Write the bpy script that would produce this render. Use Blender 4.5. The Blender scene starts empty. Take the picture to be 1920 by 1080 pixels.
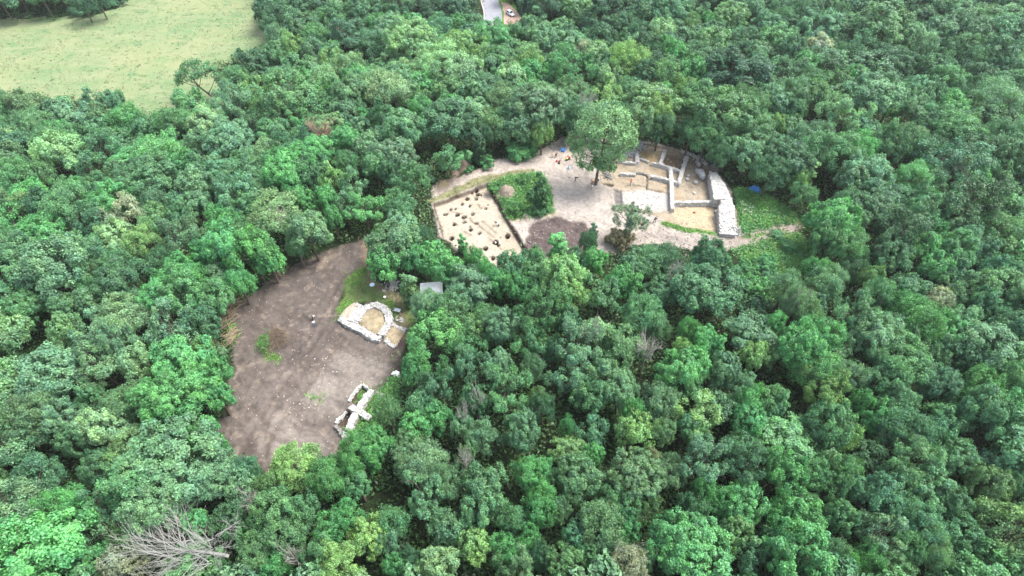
import bpy, bmesh, math, random
import numpy as np
from mathutils import Vector, Matrix
S = bpy.context.scene
COL = S.collection
R_ = math.radians
# ------------------------------------------------------------------ camera
CAM_H, PITCH, FPX = 86.0, R_(48.0), 1120.0
cam_data = bpy.data.cameras.new('camera'); cam = bpy.data.objects.new('camera', cam_data)
COL.objects.link(cam); S.camera = cam
cam.location = (0, 0, CAM_H); cam.rotation_euler = (math.pi/2 - PITCH, 0, 0)
cam_data.sensor_width = 36.0; cam_data.lens = FPX/1920*36.0
cam_data.clip_start = 1.0; cam_data.clip_end = 6000.0
# ------------------------------------------------------------------ sky and sun (bright overcast, soft sun from the right)
SUN_EL, SUN_AZ = R_(60), R_(72)          # azimuth measured from +Y (picture depth) towards +X (right)
W = bpy.data.worlds.new('World'); S.world = W; W.use_nodes = True
nt = W.node_tree; nt.nodes.clear()
wo = nt.nodes.new('ShaderNodeOutputWorld'); bg = nt.nodes.new('ShaderNodeBackground')
sky = nt.nodes.new('ShaderNodeTexSky'); sky.sky_type = 'NISHITA'; sky.sun_disc = False
sky.sun_elevation = SUN_EL; sky.sun_rotation = SUN_AZ; sky.air_density = 1.0; sky.dust_density = 3.0; sky.ozone_density = 1.0
hs = nt.nodes.new('ShaderNodeHueSaturation'); hs.inputs['Saturation'].default_value = 0.55
nt.links.new(sky.outputs[0], hs.inputs['Color']); nt.links.new(hs.outputs[0], bg.inputs[0])
nt.links.new(bg.outputs[0], wo.inputs[0]); bg.inputs[1].default_value = 0.135
sd = bpy.data.lights.new('sun', 'SUN'); sun = bpy.data.objects.new('sun', sd); COL.objects.link(sun)
sd.energy = 1.85; sd.angle = R_(27); sd.color = (1.0, 0.965, 0.91)
sv = Vector((math.sin(SUN_AZ)*math.cos(SUN_EL), math.cos(SUN_AZ)*math.cos(SUN_EL), math.sin(SUN_EL)))
sun.rotation_euler = sv.to_track_quat('Z', 'Y').to_euler(); sun.location = (150, 150, 200)
S.view_settings.view_transform = 'Standard'; S.view_settings.look = 'None'
S.view_settings.exposure = 1.92; S.view_settings.gamma = 1.0
S.cycles.max_bounces = 5; S.cycles.transparent_max_bounces = 4; S.cycles.diffuse_bounces = 3
S.cycles.sample_clamp_indirect = 4.0

# ------------------------------------------------------------------ numeric helpers
def sstep(a, b, x):
    t = np.clip((np.asarray(x, float)-a)/(b-a), 0, 1); return t*t*(3-2*t)
def _hash(ix, iy, seed):
    h = (ix.astype(np.int64)*374761393 + iy.astype(np.int64)*668265263 + seed*2147483647) & 0xffffffff
    h = ((h ^ (h >> 13))*1274126177) & 0xffffffff
    return ((h ^ (h >> 16)) & 0xffff)/65535.0
def vnoise(x, y, seed=0):
    x = np.asarray(x, float); y = np.asarray(y, float)
    ix = np.floor(x); iy = np.floor(y); fx = x-ix; fy = y-iy
    fx = fx*fx*(3-2*fx); fy = fy*fy*(3-2*fy)
    a = _hash(ix, iy, seed); b = _hash(ix+1, iy, seed); c = _hash(ix, iy+1, seed); d = _hash(ix+1, iy+1, seed)
    return (a*(1-fx)+b*fx)*(1-fy) + (c*(1-fx)+d*fx)*fy
def fbm(x, y, s=1.0, o=4, seed=0):
    v = 0; amp = .5; tot = 0
    for k in range(o):
        v = v + amp*vnoise(np.asarray(x)/s, np.asarray(y)/s, seed+k*17); tot += amp; amp *= .5; s *= .5
    return v/tot
def base_h(x, y):
    x = np.asarray(x, float); y = np.asarray(y, float)
    ax, ay, bx, by = -38., 66., 46., 108.
    t = np.clip(((x-ax)*(bx-ax)+(y-ay)*(by-ay))/((bx-ax)**2+(by-ay)**2), 0, 1)
    d = np.hypot(x-ax-t*(bx-ax), y-ay-t*(by-ay))
    return -9.0*sstep(28, 110, d)
CP, SP = math.cos(PITCH), math.sin(PITCH)
def ray(px, py):
    a = (px-960)/FPX; b = -(py-540)/FPX
    return np.array([a, CP+b*SP, -SP+b*CP])
def project(p):
    x, y, z = p[0], p[1], p[2]-CAM_H
    dep = y*CP - z*SP; up = y*SP + z*CP
    return 960+FPX*x/dep, 540-FPX*up/dep, dep
def at(px, py, dz=0.0, hf=base_h):
    r = ray(px, py); z = 0.0
    for _ in range(25):
        t = (z+dz-CAM_H)/r[2]; x, y = r[0]*t, r[1]*t
        z = float(hf(np.array([x]), np.array([y]))[0])
    return Vector((x, y, z+dz))
def poly_px(pts): return np.array([at(*p)[:2] for p in pts])
def sdf(P, X, Y):
    """signed distance to polygon, negative inside"""
    shp = np.shape(X); X = np.ravel(X); Y = np.ravel(Y)
    d = np.full(X.shape, 1e9); ins = np.zeros(X.shape, bool); n = len(P)
    lo = P.min(0)-6; hi = P.max(0)+6
    m = (X > lo[0]) & (X < hi[0]) & (Y > lo[1]) & (Y < hi[1])
    xs, ys = X[m], Y[m]; dd = np.full(xs.shape, 1e9); ii = np.zeros(xs.shape, bool)
    for i in range(n):
        a, b = P[i], P[(i+1) % n]; e = b-a
        t = np.clip(((xs-a[0])*e[0]+(ys-a[1])*e[1])/(e@e+1e-12), 0, 1)
        dd = np.minimum(dd, np.hypot(xs-a[0]-t*e[0], ys-a[1]-t*e[1]))
        c = ((a[1] > ys) != (b[1] > ys))
        with np.errstate(divide='ignore', invalid='ignore'):
            xx = a[0]+(ys-a[1])/(b[1]-a[1]+1e-15)*(b[0]-a[0])
        ii ^= c & (xs < xx)
    d[m] = np.where(ii, -dd, dd)
    return d.reshape(shp)
def line_d(P, X, Y):
    shp = np.shape(X); X = np.ravel(X); Y = np.ravel(Y); d = np.full(X.shape, 1e9)
    for i in range(len(P)-1):
        a, b = P[i], P[i+1]; e = b-a
        t = np.clip(((X-a[0])*e[0]+(Y-a[1])*e[1])/(e@e+1e-12), 0, 1)
        d = np.minimum(d, np.hypot(X-a[0]-t*e[0], Y-a[1]-t*e[1]))
    return d.reshape(shp)
def in_poly(pts, x, y):
    c = False; n = len(pts)
    for i in range(n):
        (ax, ay), (bx, by) = pts[i], pts[(i+1) % n]
        if (ay > y) != (by > y) and x < ax+(y-ay)/(by-ay)*(bx-ax): c = not c
    return c

# ------------------------------------------------------------------ mesh / material helpers
def np_mesh(name, V, F, mats=(), attrs=None, smooth=False, mat_idx=None):
    """V (n,3); F (m,k) of one polygon size"""
    V = np.asarray(V, np.float32); F = np.asarray(F, np.int32); k = F.shape[1]
    me = bpy.data.meshes.new(name)
    me.vertices.add(len(V)); me.vertices.foreach_set('co', V.ravel())
    me.loops.add(F.size); me.loops.foreach_set('vertex_index', F.ravel())
    me.polygons.add(len(F)); me.polygons.foreach_set('loop_start', np.arange(0, F.size, k, dtype=np.int32))
    for m in mats: me.materials.append(m)
    if mat_idx is not None: me.polygons.foreach_set('material_index', np.asarray(mat_idx, np.int32))
    me.polygons.foreach_set('use_smooth', np.full(len(F), smooth))
    for an, (dom, typ, data) in (attrs or {}).items():
        at_ = me.attributes.new(an, typ, dom)
        at_.data.foreach_set('color' if 'COLOR' in typ else 'value', np.asarray(data, np.float32).ravel())
    me.update(calc_edges=True); me.validate()
    return me
def link(name, me, parent=None, loc=None, rot=None, scale=None):
    o = bpy.data.objects.new(name, me); COL.objects.link(o)
    if parent is not None: o.parent = parent
    if loc is not None: o.location = loc
    if rot is not None: o.rotation_euler = rot
    if scale is not None: o.scale = scale if hasattr(scale, '__len__') else (scale,)*3
    return o
def tag(o, label, cat, group=None):
    o['label'] = label; o['category'] = cat
    if group: o['group'] = group
    return o
def thing(name, label, cat, loc=(0, 0, 0), rz=0.0, group=None):
    return tag(link(name, None, None, loc, (0, 0, rz)), label, cat, group)
def struct(o, kind='structure'): o['kind'] = kind; return o
def bm_obj(name, bm, mats, parent=None, smooth=False, **k):
    me = bpy.data.meshes.new(name); bm.normal_update(); bm.to_mesh(me); bm.free()
    for m in (mats if isinstance(mats, (list, tuple)) else [mats]): me.materials.append(m)
    if smooth: me.polygons.foreach_set('use_smooth', np.full(len(me.polygons), True))
    return link(name, me, parent, **k)
class NT:
    def __init__(s, name):
        s.m = bpy.data.materials.new(name); s.m.use_nodes = True; s.t = s.m.node_tree; s.t.nodes.clear()
        s.out = s.n('ShaderNodeOutputMaterial')
    def n(s, typ, **kw):
        nd = s.t.nodes.new(typ)
        for k, v in kw.items():
            if k.startswith('i_'):
                key = k[2:].replace('_', ' '); nd.inputs[int(key) if key.isdigit() else key].default_value = v
            else: setattr(nd, k, v)
        return nd
    def l(s, a, b): s.t.links.new(a, b)
    def mix(s, fac, a, b, bt='MIX'):
        nd = s.n('ShaderNodeMix', data_type='RGBA', blend_type=bt)
        for v, i in ((fac, 0), (a, 6), (b, 7)):
            if hasattr(v, 'is_linked'): s.l(v, nd.inputs[i])
            elif i and len(v) == 3: nd.inputs[i].default_value = (*v, 1)
            else: nd.inputs[i].default_value = v
        return nd.outputs[2]
    def noise(s, scale, detail=4, rough=.6, vec=None):
        nd = s.n('ShaderNodeTexNoise'); nd.inputs['Scale'].default_value = scale
        nd.inputs['Detail'].default_value = detail; nd.inputs['Roughness'].default_value = rough
        if vec is not None: s.l(vec, nd.inputs['Vector'])
        return nd.outputs['Fac']
    def ramp(s, v, lo, hi, a=0.0, b=1.0):
        nd = s.n('ShaderNodeMapRange'); s.l(v, nd.inputs[0])
        for i, q in enumerate((lo, hi, a, b)): nd.inputs[i+1].default_value = q
        return nd.outputs[0]
    def coord(s, which='Object'): return s.n('ShaderNodeTexCoord').outputs[which]
    def bsdf(s, col, rough=.8, spec=.3, metal=0.0, normal=None):
        b = s.n('ShaderNodeBsdfPrincipled')
        if hasattr(col, 'is_linked'): s.l(col, b.inputs['Base Color'])
        else: b.inputs['Base Color'].default_value = (*col, 1)
        b.inputs['Roughness'].default_value = rough; b.inputs['Specular IOR Level'].default_value = spec
        b.inputs['Metallic'].default_value = metal
        if normal is not None: s.l(normal, b.inputs['Normal'])
        return b.outputs[0]
    def bump(s, h, strength=.5, dist=.1):
        nd = s.n('ShaderNodeBump'); nd.inputs['Strength'].default_value = strength; nd.inputs['Distance'].default_value = dist
        s.l(h, nd.inputs['Height']); return nd.outputs[0]
    def done(s, sh): s.l(sh, s.out.inputs[0]); return s.m
def simple(name, col, rough=.7, spec=.3, var=.15, scale=6.0, metal=0.0):
    t = NT(name); c = t.coord()
    f = t.ramp(t.noise(scale, 4, .6, c), .25, .75, 1-var, 1+var)
    m = t.n('ShaderNodeVectorMath', operation='SCALE'); m.inputs[0].default_value = col; t.l(f, m.inputs[3])
    return t.done(t.bsdf(m.outputs[0], rough, spec, metal))
def m_leaf(name, tint_attr=None, sat=1.0):
    """foliage: tint from the object's colour (or an attribute), per leaf variation"""
    t = NT(name)
    if tint_attr: src = t.n('ShaderNodeAttribute', attribute_name=tint_attr).outputs['Color']
    else: src = t.n('ShaderNodeObjectInfo').outputs['Color']
    v = t.n('ShaderNodeAttribute', attribute_name='leafvar').outputs['Fac']
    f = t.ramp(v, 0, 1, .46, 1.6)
    m = t.n('ShaderNodeVectorMath', operation='SCALE'); t.l(src, m.inputs[0]); t.l(f, m.inputs[3])
    dr = t.noise(1.6 if not tint_attr else .25, 3, .6, t.coord('Object'))
    m0 = m; m = t.n('ShaderNodeVectorMath', operation='MULTIPLY'); t.l(m0.outputs[0], m.inputs[0]); t.l(t.mix(t.ramp(dr, .35, .65), (.84, .92, 1.02), (1.18, 1.08, .93)), m.inputs[1])
    warm = t.mix(t.ramp(v, .72, 1.0, 0, .35), m.outputs[0], t.mix(1.0, m.outputs[0], (1.25, 1.1, .75), 'MULTIPLY'))
    b = t.n('ShaderNodeBsdfPrincipled'); t.l(warm, b.inputs['Base Color'])
    b.inputs['Roughness'].default_value = .48; b.inputs['Specular IOR Level'].default_value = .4
    tr = t.n('ShaderNodeBsdfTranslucent'); t.l(t.mix(1.0, warm, (1.15, 1.25, .6), 'MULTIPLY'), tr.inputs[0])
    ms = t.n('ShaderNodeMixShader'); ms.inputs[0].default_value = .28
    t.l(b.outputs[0], ms.inputs[1]); t.l(tr.outputs[0], ms.inputs[2])
    return t.done(ms.outputs[0])
M_LEAF = m_leaf('foliage'); M_LEAFA = m_leaf('foliage_mixed', 'tint')
M_BARK = simple('bark', (.11, .09, .07), .9, .1, .35, 3)
M_DEAD = simple('dead_wood', (.30, .295, .25), .85, .15, .25, 2)
M_STRAW = simple('dry_stems', (.27, .215, .14), .85, .15, .3, 2)
def m_stone(name, c1, c2, scale=3.6):
    t = NT(name); c = t.coord()
    vo = t.n('ShaderNodeTexVoronoi', feature='F1', i_Scale=scale); t.l(c, vo.inputs['Vector'])
    ed = t.n('ShaderNodeTexVoronoi', feature='DISTANCE_TO_EDGE', i_Scale=scale); t.l(c, ed.inputs['Vector'])
    bw = t.n('ShaderNodeRGBToBW'); t.l(vo.outputs['Color'], bw.inputs[0])
    base = t.mix(bw.outputs[0], c1, c2)
    n = t.noise(5.0, 6, .7, c)
    base = t.mix(t.ramp(n, .35, .7, .0, .55), base, tuple(v*.62 for v in c2))
    dirt = t.ramp(t.noise(.9, 3, .6, c), .55, .8, 0, .35)
    base = t.mix(dirt, base, (.30, .26, .18))
    j = t.ramp(ed.outputs['Distance'], .0, .06, 1, 0)
    col = t.mix(t.ramp(j, 0, 1, 0, .85), base, (.16, .14, .105))
    h = t.n('ShaderNodeMath', operation='ADD'); t.l(t.ramp(ed.outputs['Distance'], 0, .2, 0, 1), h.inputs[0]); t.l(n, h.inputs[1])
    return t.done(t.bsdf(col, .9, .15, 0, t.bump(h.outputs[0], .9, .15)))
M_LIME = m_stone('limestone', (.74, .725, .70), (.58, .565, .54))
M_LIMEW = m_stone('white_limestone', (.69, .68, .665), (.49, .48, .465), 3.0)
M_LIMEG = m_stone('grey_limestone', (.33, .32, .305), (.23, .225, .215), 2.2)

# ------------------------------------------------------------------ plan outlines, traced on the ground (photo pixels -> ground metres)
PX = dict(
 lower=[(600,478),(640,462),(684,446),(692,470),(682,500),(655,525),(645,548),(634,575),(640,600),(690,565),(740,585),(762,612),(757,655),(748,690),(738,712),(722,730),(716,748),(690,792),(662,832),(640,858),(600,864),(560,884),(505,890),(440,855),(418,818),(396,797),(428,775),(437,745),(428,715),(440,690),(432,640),(424,600),(440,578),(470,553),(520,514),(560,493)],
 lgrass=[(650,522),(668,505),(686,496),(696,525),(735,545),(765,570),(780,600),(764,640),(745,600),(726,575),(700,563),(672,568),(650,575),(640,590),(630,585),(642,558)],
 rgrass=[(706,742),(742,704),(757,715),(742,758),(712,795),(672,832),(660,822),(684,786)],
 upper=[(812,350),(850,335),(905,316),(930,300),(985,291),(1030,274),(1056,258),(1110,258),(1180,264),(1215,266),(1260,276),(1300,292),(1337,316),(1357,340),(1372,370),(1386,430),(1440,425),(1484,418),(1490,434),(1420,452),(1370,464),(1300,470),(1240,458),(1200,458),(1150,474),(1100,474),(1060,464),(1030,474),(1000,496),(985,474),(935,504),(895,492),(850,464),(824,442),(818,402),(806,378)],
 trench=[(813,384),(915,345),(930,372),(946,402),(966,436),(986,470),(960,484),(936,498),(900,486),(860,466),(830,442),(822,410)],
 strip=[(800,376),(850,350),(905,330),(960,321),(1002,317),(1002,324),(960,330),(916,342),(812,383)],
 island=[(918,343),(950,333),(985,326),(1018,326),(1034,358),(1040,398),(1004,407),(955,412),(940,388)],
 dark=[(988,428),(1012,414),(1045,408),(1092,418),(1122,440),(1110,468),(1050,478),(1004,494),(986,466)],
 exc=[(1186,268),(1215,270),(1262,279),(1300,295),(1332,318),(1345,350),(1356,400),(1362,436),(1340,438),(1255,418),(1216,398),(1160,396),(1152,372),(1150,352),(1128,344),(1124,322),(1150,300)],
 brown=[(1247,283),(1290,296),(1283,318),(1260,314),(1238,306)],
 ochre=[(1204,282),(1236,284),(1230,303),(1206,300)],
 grey=[(1152,356),(1214,352),(1258,362),(1260,390),(1216,394),(1164,392)],
 tan=[(1266,386),(1346,384),(1352,434),(1300,426),(1262,414)],
 bank=[(1376,352),(1420,356),(1460,380),(1492,404),(1500,424),(1440,426),(1392,440),(1384,400)],
 slope=[(1372,468),(1430,452),(1500,438),(1520,470),(1490,530),(1440,570),(1400,560),(1400,500)],
 meadow=[(-420,45),(110,42),(232,10),(262,-40),(300,-160),(466,-160),(474,20),(492,70),(484,104),(430,112),(350,130),(352,150),(372,140),(398,150),(410,190),(368,192),(300,212),(222,196),(150,182),(0,170),(-420,160)],
 road=[(898,-30),(934,-30),(948,34),(944,60),(908,60),(906,10)],
 paving=[(934,-20),(955,8),(976,31),(966,40),(942,36)],
)
OPEN = [PX[k] for k in ('lower', 'lgrass', 'rgrass', 'upper', 'bank', 'slope', 'meadow', 'road', 'paving')]
OPEN += [[(884,-20),(900,-20),(912,31),(892,31)], [(780,528),(832,528),(832,556),(780,556)], [(735,570),(765,570),(765,600),(735,600)], [(1395,340),(1440,340),(1440,370),(1395,370)], [(795,590),(812,590),(812,612),(795,612)]]
PW = {k: poly_px(v) for k, v in PX.items()}
def pl(*pts): return np.array([at(*p)[:2] for p in pts])
PIT = [(893,354,5,4),(895,360,6,5),(875,368,7,6),(893,368,6,5),(866,378,6,5),(880,381,4,5),(845,388,6,5),(853,387,5,4),(835,397,8,4),(857,398,7,6),(870,402,9,5),(886,396,6,5),(910,386,5,5),(914,379,2.5,2.5),(851,416,6,5),(882,426,7,6),(880,420,3,3),(898,432,6,5),(846,442,8,6),(952,437,9,8),(929,449,9,8),(910,461,10,7),(924,479,8,7),(893,414,6,3),(902,361,2.5,2.5),(934,455,4,3),(870,412,7,2.5),(900,462,7,4),(885,358,2.5,2),(938,441,2.5,2)]
PITW = []
for (a, b, c, d) in PIT:
    p = at(a, b); s = project(p)[2]/FPX
    PITW.append((p.x, p.y, c*.54*s, d*.84*s))
SPOIL = [(870,314,15,2.2),(848,326,14,1.0),(830,345,12,.6),(950,364,17,1.7),(515,636,24,1.3),(1076,270,22,1.2),(985,408,5,.5)]
SPOILW = []
for (a, b, r, h) in SPOIL:
    p = at(a, b); SPOILW.append((p.x, p.y, r*project(p)[2]/FPX, h))
HOL1 = pl((678,722),(694,732),(675,760),(656,752)); HOL2 = pl((649,767),(664,776),(651,805),(631,795)); HOL3 = pl((1131,341),(1149,342),(1150,347),(1131,346)); HOL4 = pl((1152,352),(1166,353),(1168,385),(1154,382))
EDGE_GROOVES = [pl((1187,343),(1213,347)), pl((1214,327),(1213,353)), pl((1216,352),(1240,357)), pl((1129,342),(1150,344))]
TRACKS = [pl((445,862),(480,800),(520,740),(580,660),(640,560),(684,470)), pl((480,880),(520,800),(560,745),(620,665),(668,560),(690,480)), pl((520,765),(570,790),(620,812),(640,830)), pl((455,866),(492,800),(534,742),(594,662),(652,562),(690,478)), pl((470,700),(520,690),(575,640),(612,580),(640,520)), pl((476,712),(528,701),(585,648),(622,588),(650,530)), pl((470,760),(500,800),(500,850),(505,880))]
def local_h(X, Y):
    X = np.asarray(X, float); Y = np.asarray(Y, float)
    h = np.zeros(X.shape)
    lo = sdf(PW['lower'], X, Y); up = sdf(PW['upper'], X, Y)
    soil = np.maximum(sstep(1.5, -1, lo), sstep(1.5, -1, up))
    h += soil*((fbm(X, Y, 3.0, 4, 5)-.5)*.7 + (fbm(X, Y, .8, 3, 9)-.5)*.34)
    for T in TRACKS:
        d = line_d(T, X, Y); h += sstep(1.5, -1, lo)*(-.12*np.exp(-(d/.55)**2) + .07*np.exp(-((d-1.1)/.5)**2))
    tr = sdf(PW['trench'], X, Y)+.5*(fbm(X, Y, 1.6, 3, 51)-.5); k = sstep(.12, -.22, tr)
    h = h*(1-k*.8) - .75*k
    h += .25*np.exp(-((tr-.5)/.35)**2)*(tr > 0)
    for (x, y, a, b) in PITW:
        q = np.hypot((X-x)/a, (Y-y)/b)*(1+.7*(fbm(X, Y, .9, 2, 41)-.5)); h -= 1.15*sstep(1.1, .7, q)
    ex = sdf(PW['exc'], X, Y); k = sstep(.1, -.3, ex); h = h*(1-k*.5) - .45*k
    for G in EDGE_GROOVES: h -= .4*np.exp(-(line_d(G, X, Y)/.22)**2)
    for H_, dep in ((HOL1, .8), (HOL2, 1.2), (HOL3, .7), (HOL4, .45)): h -= dep*sstep(.1, -.25, sdf(H_, X, Y))
    for (x, y, r, a) in SPOILW:
        q = np.hypot(X-x, (Y-y)*.8)/r; h += a*sstep(1.2, 0, q)*(.75+.5*fbm(X, Y, 1.2, 3, 3))
    dk = sdf(PW['dark'], X, Y); h += sstep(.5, -1, dk)*(fbm(X, Y, .8, 3, 21)-.45)*.6
    sl = sdf(PW['island'], X, Y); h += sstep(.5, -2, sl)*(.3+.4*fbm(X, Y, 2, 3, 8))
    return h
def full_h(X, Y): return base_h(X, Y)+local_h(X, Y)
def gat(px, py, dz=0.0): return at(px, py, dz, full_h)

# ------------------------------------------------------------------ ground sheets
def m_ground(name, rough=.95):
    t = NT(name); c = t.coord()
    a = t.n('ShaderNodeAttribute', attribute_name='soil').outputs['Color']
    n1 = t.noise(1.3, 6, .7, c); n2 = t.noise(9, 4, .7, c)
    f = t.n('ShaderNodeMath', operation='MULTIPLY'); t.l(t.ramp(n1, .3, .7, .62, .98), f.inputs[0]); t.l(t.ramp(n2, .3, .7, .78, 1.22), f.inputs[1])
    m = t.n('ShaderNodeVectorMath', operation='SCALE'); t.l(a, m.inputs[0]); t.l(f.outputs[0], m.inputs[3])
    h = t.n('ShaderNodeMath', operation='ADD'); t.l(n1, h.inputs[0]); t.l(n2, h.inputs[1])
    return t.done(t.bsdf(m.outputs[0], rough, .12, 0, t.bump(h.outputs[0], .7, .25)))
M_GROUND = m_ground('ground_soil')
def grid_faces(nx, ny):
    i = np.arange(nx*ny).reshape(ny, nx)
    return np.stack([i[:-1, :-1], i[:-1, 1:], i[1:, 1:], i[1:, :-1]], -1).reshape(-1, 4)
def soil_colour(X, Y, H):
    C = np.empty(X.shape+(3,))
    n = fbm(X, Y, 2.5, 5, 31); nf = fbm(X, Y, .6, 3, 77); nb = fbm(X, Y, 7, 3, 55)
    def put(mask, c, jit=.12):
        c = np.array(c)[None, :]*(1+jit*(n-.5)*2)[:, None]
        C[:] = C*(1-mask[:, None]) + c*mask[:, None]
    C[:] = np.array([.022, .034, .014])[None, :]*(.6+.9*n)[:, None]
    wob = (n-.5)*1.6+(nf-.5)*.8
    def inside(k, soft=.5, w=1.0): return sstep(soft, -soft, sdf(PW[k], X, Y)+wob*w)
    def near(P, wd): return np.exp(-((line_d(P, X, Y)+wob*.25)/wd)**2)
    put(inside('bank', .8), (.10, .16, .045), .5); put(inside('slope', .8), (.075, .13, .035), .5)
    # lower clearing
    lo = inside('lower', .45)
    put(lo, (.120, .100, .088), .25)
    L1 = sdf(pl((600,690),(655,655),(730,690),(700,735),(650,760),(632,800),(560,748)), X, Y)
    L2 = sdf(pl((468,790),(530,758),(600,795),(650,830),(600,852),(500,862)), X, Y)
    L3 = sdf(pl((440,760),(480,700),(560,690),(590,700),(540,760),(470,790)), X, Y)
    put(lo*sstep(1.5, -1.5, L1+wob*1.6)*.85, (.25, .22, .192), .2)
    put(lo*sstep(1.5, -1.5, L2+wob*1.6)*.85, (.265, .23, .203), .2)
    put(lo*sstep(2.5, -1.5, L3+wob*1.6)*.45, (.20, .17, .15), .2)
    put(lo*sstep(.45, .8, nb)*.3, (.17, .145, .127), .2)
    put(lo*sstep(.52, .72, fbm(X*.5+Y*.87, (Y*.5-X*.87)*.22, 1.1, 4, 12))*.5, (.08, .064, .056), .3)
    for T in TRACKS: put(lo*near(T, .6)*.4, (.085, .068, .058))
    put(lo*near(pl((757,640),(750,690),(738,715),(724,735)), 1.5)*.85, (.075, .052, .046))
    put(lo*near(pl((640,462),(560,497),(500,530)), 1.6)*.5, (.10, .08, .066))
    put(lo*near(pl((600,500),(610,485)), .8)*.7, (.36, .29, .22))
    put(lo*sstep(.6, .75, fbm(X, Y, 1.1, 3, 91))*.35, (.3, .245, .19))
    put(near(pl((488,640),(500,668),(520,672)), .7)*.6, (.08, .15, .03))
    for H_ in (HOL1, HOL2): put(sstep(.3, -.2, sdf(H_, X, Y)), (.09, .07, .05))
    lg = inside('lgrass', .5); put(lg, (.115, .17, .06), .5)
    put(lg*sstep(.48, .62, nb*.5+n*.5), (.075, .165, .03), .3)
    put(near(pl((686,450),(688,500),(699,532),(722,545),(745,560),(755,590),(762,628)), .8)*.9, (.23, .17, .12))
    rg = inside('rgrass', .5); put(rg, (.085, .155, .03), .5)
    put(near(pl((757,715),(735,755),(716,780)), .6)*.5*rg, (.15, .11, .07))
    # upper plateau
    up = inside('upper', .4)
    put(up, (.39, .345, .30), .2)
    put(up*sstep(.45, .7, nb)*.5, (.30, .265, .235), .2)
    put(up*sstep(.5, .7, fbm(X*.3+Y*.9, (Y*.3-X*.9)*.3, 1.4, 4, 44))*.35, (.25, .22, .195))
    put(up*near(pl((930,325),(990,318),(1030,305),(1060,290)), 2.6)*.75, (.43, .365, .315))
    put(up*near(pl((985,292),(1030,278),(1056,270)), 1.4)*.7, (.20, .175, .155))
    put(up*near(pl((1150,455),(1220,440),(1300,455),(1390,450),(1485,428)), 1.9)*.7, (.25, .215, .19), .3)
    put(np.maximum(near(pl((1350,456),(1400,446),(1440,434),(1496,424)), 1.0), near(pl((1360,468),(1420,456),(1450,446),(1496,438)), .6))*.9, (.30, .255, .215), .2)
    put(up*near(pl((945,413),(1000,405),(1040,402)), .9)*.8, (.42, .36, .26))
    put(up*near(pl((828,352),(850,330),(880,320)), 2.2)*.8, (.17, .125, .10), .3)
    put(inside('strip', .4), (.21, .205, .11), .3)
    isl = inside('island', .5); put(isl, (.06, .15, .03), .5); put(isl*sstep(.55, .7, nb*.4+n*.6)*.7, (.20, .16, .12))
    for (x, y, r, a), c in zip(SPOILW, ((.20,.15,.115),(.19,.135,.115),(.2,.16,.1),(.27,.22,.17),(.16,.12,.09),(.27,.24,.215),(.2,.15,.12))):
        put(sstep(1.15, .7, np.hypot(X-x, (Y-y)*.8)/r+wob*.15), c, .3)
    put(inside('dark', .6), (.105, .082, .076), .35)
    trw = sstep(.12, -.12, sdf(PW['trench'], X, Y)+.5*(fbm(X, Y, 1.6, 3, 51)-.5)); put(trw, (.41, .36, .285), .15)
    tm = inside('trench', .1, .05)
    for G in ([(880,404),(886,412),(896,416)],[(866,404),(874,412)],[(886,360),(892,366)],[(896,378),(902,386)],[(870,430),(884,436)],[(900,420),(926,440)],[(845,392),(866,396)],[(868,452),(890,470)],[(905,410),(930,432)],[(915,440),(940,462)],[(850,412),(858,418)]): put(tm*near(pl(*G), .28)*.75, (.17, .13, .09))
    put(tm*sstep(.5, .75, nb)*.6, (.35, .285, .2)); put(tm*sstep(.55, .7, fbm(X*.6+Y*.3, Y*.6-X*.3, 2.0, 4, 14))*.45, (.36, .31, .24))
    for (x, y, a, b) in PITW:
        q = np.hypot((X-x)/a, (Y-y)/b)*(1+.7*(fbm(X, Y, .9, 2, 41)-.5)); put(sstep(1.12, .95, q), (.05, .036, .026), .3)  # pit hollows coloured near-black: the shade inside them is put into the colour
    exd = sdf(PW['exc'], X, Y); ex = sstep(.2, -.2, exd+wob*.1)
    put(ex, (.34, .285, .21), .2); put(ex*sstep(.48, .68, n)*.6, (.28, .215, .14)); put(ex*sstep(.55, .75, nf)*.35, (.47, .41, .32)); put(ex*sstep(.52, .66, fbm(X*.5+Y*.8, (Y*.5-X*.8)*.3, 1.3, 4, 61))*.45, (.22, .17, .115))
    put(inside('brown', .4)*.9, (.165, .12, .075), .35); put(inside('ochre', .4)*.85, (.42, .31, .155), .25)
    put(inside('grey', .6)*.85, (.40, .385, .37), .12); put(inside('tan', .4)*.8, (.43, .345, .225), .15)
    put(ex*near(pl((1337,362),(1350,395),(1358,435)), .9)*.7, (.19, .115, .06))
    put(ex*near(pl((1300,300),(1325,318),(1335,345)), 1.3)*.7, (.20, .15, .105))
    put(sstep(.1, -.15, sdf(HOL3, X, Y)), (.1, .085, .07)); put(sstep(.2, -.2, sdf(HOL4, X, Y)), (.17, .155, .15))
    for G in EDGE_GROOVES: put(np.exp(-(line_d(G, X, Y)/.2)**2)*.9, (.12, .1, .08))
    put(near(pl((1243,420),(1290,432),(1346,438)), .55), (.085, .20, .025), .4)
    # soil section exposed on the trench sides (dark topsoil)
    trd = sdf(PW['trench'], X, Y)+.5*(fbm(X, Y, 1.6, 3, 51)-.5); put(np.exp(-((trd+.02)/.3)**2)*(fbm(X, Y, 1.5, 2, 4)*.5+.6), (.07, .048, .034))
    put(np.exp(-((line_d(pl((915,345),(946,402),(986,470)), X, Y))/.38)**2)*(.55+.45*sstep(.35, .6, fbm(X, Y, 1.1, 3, 52))), (.05, .034, .025))
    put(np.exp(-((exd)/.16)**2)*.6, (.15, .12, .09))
    return C
x0, x1, y0, y1 = -57., 69., 33., 135.
cs = .2
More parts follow.
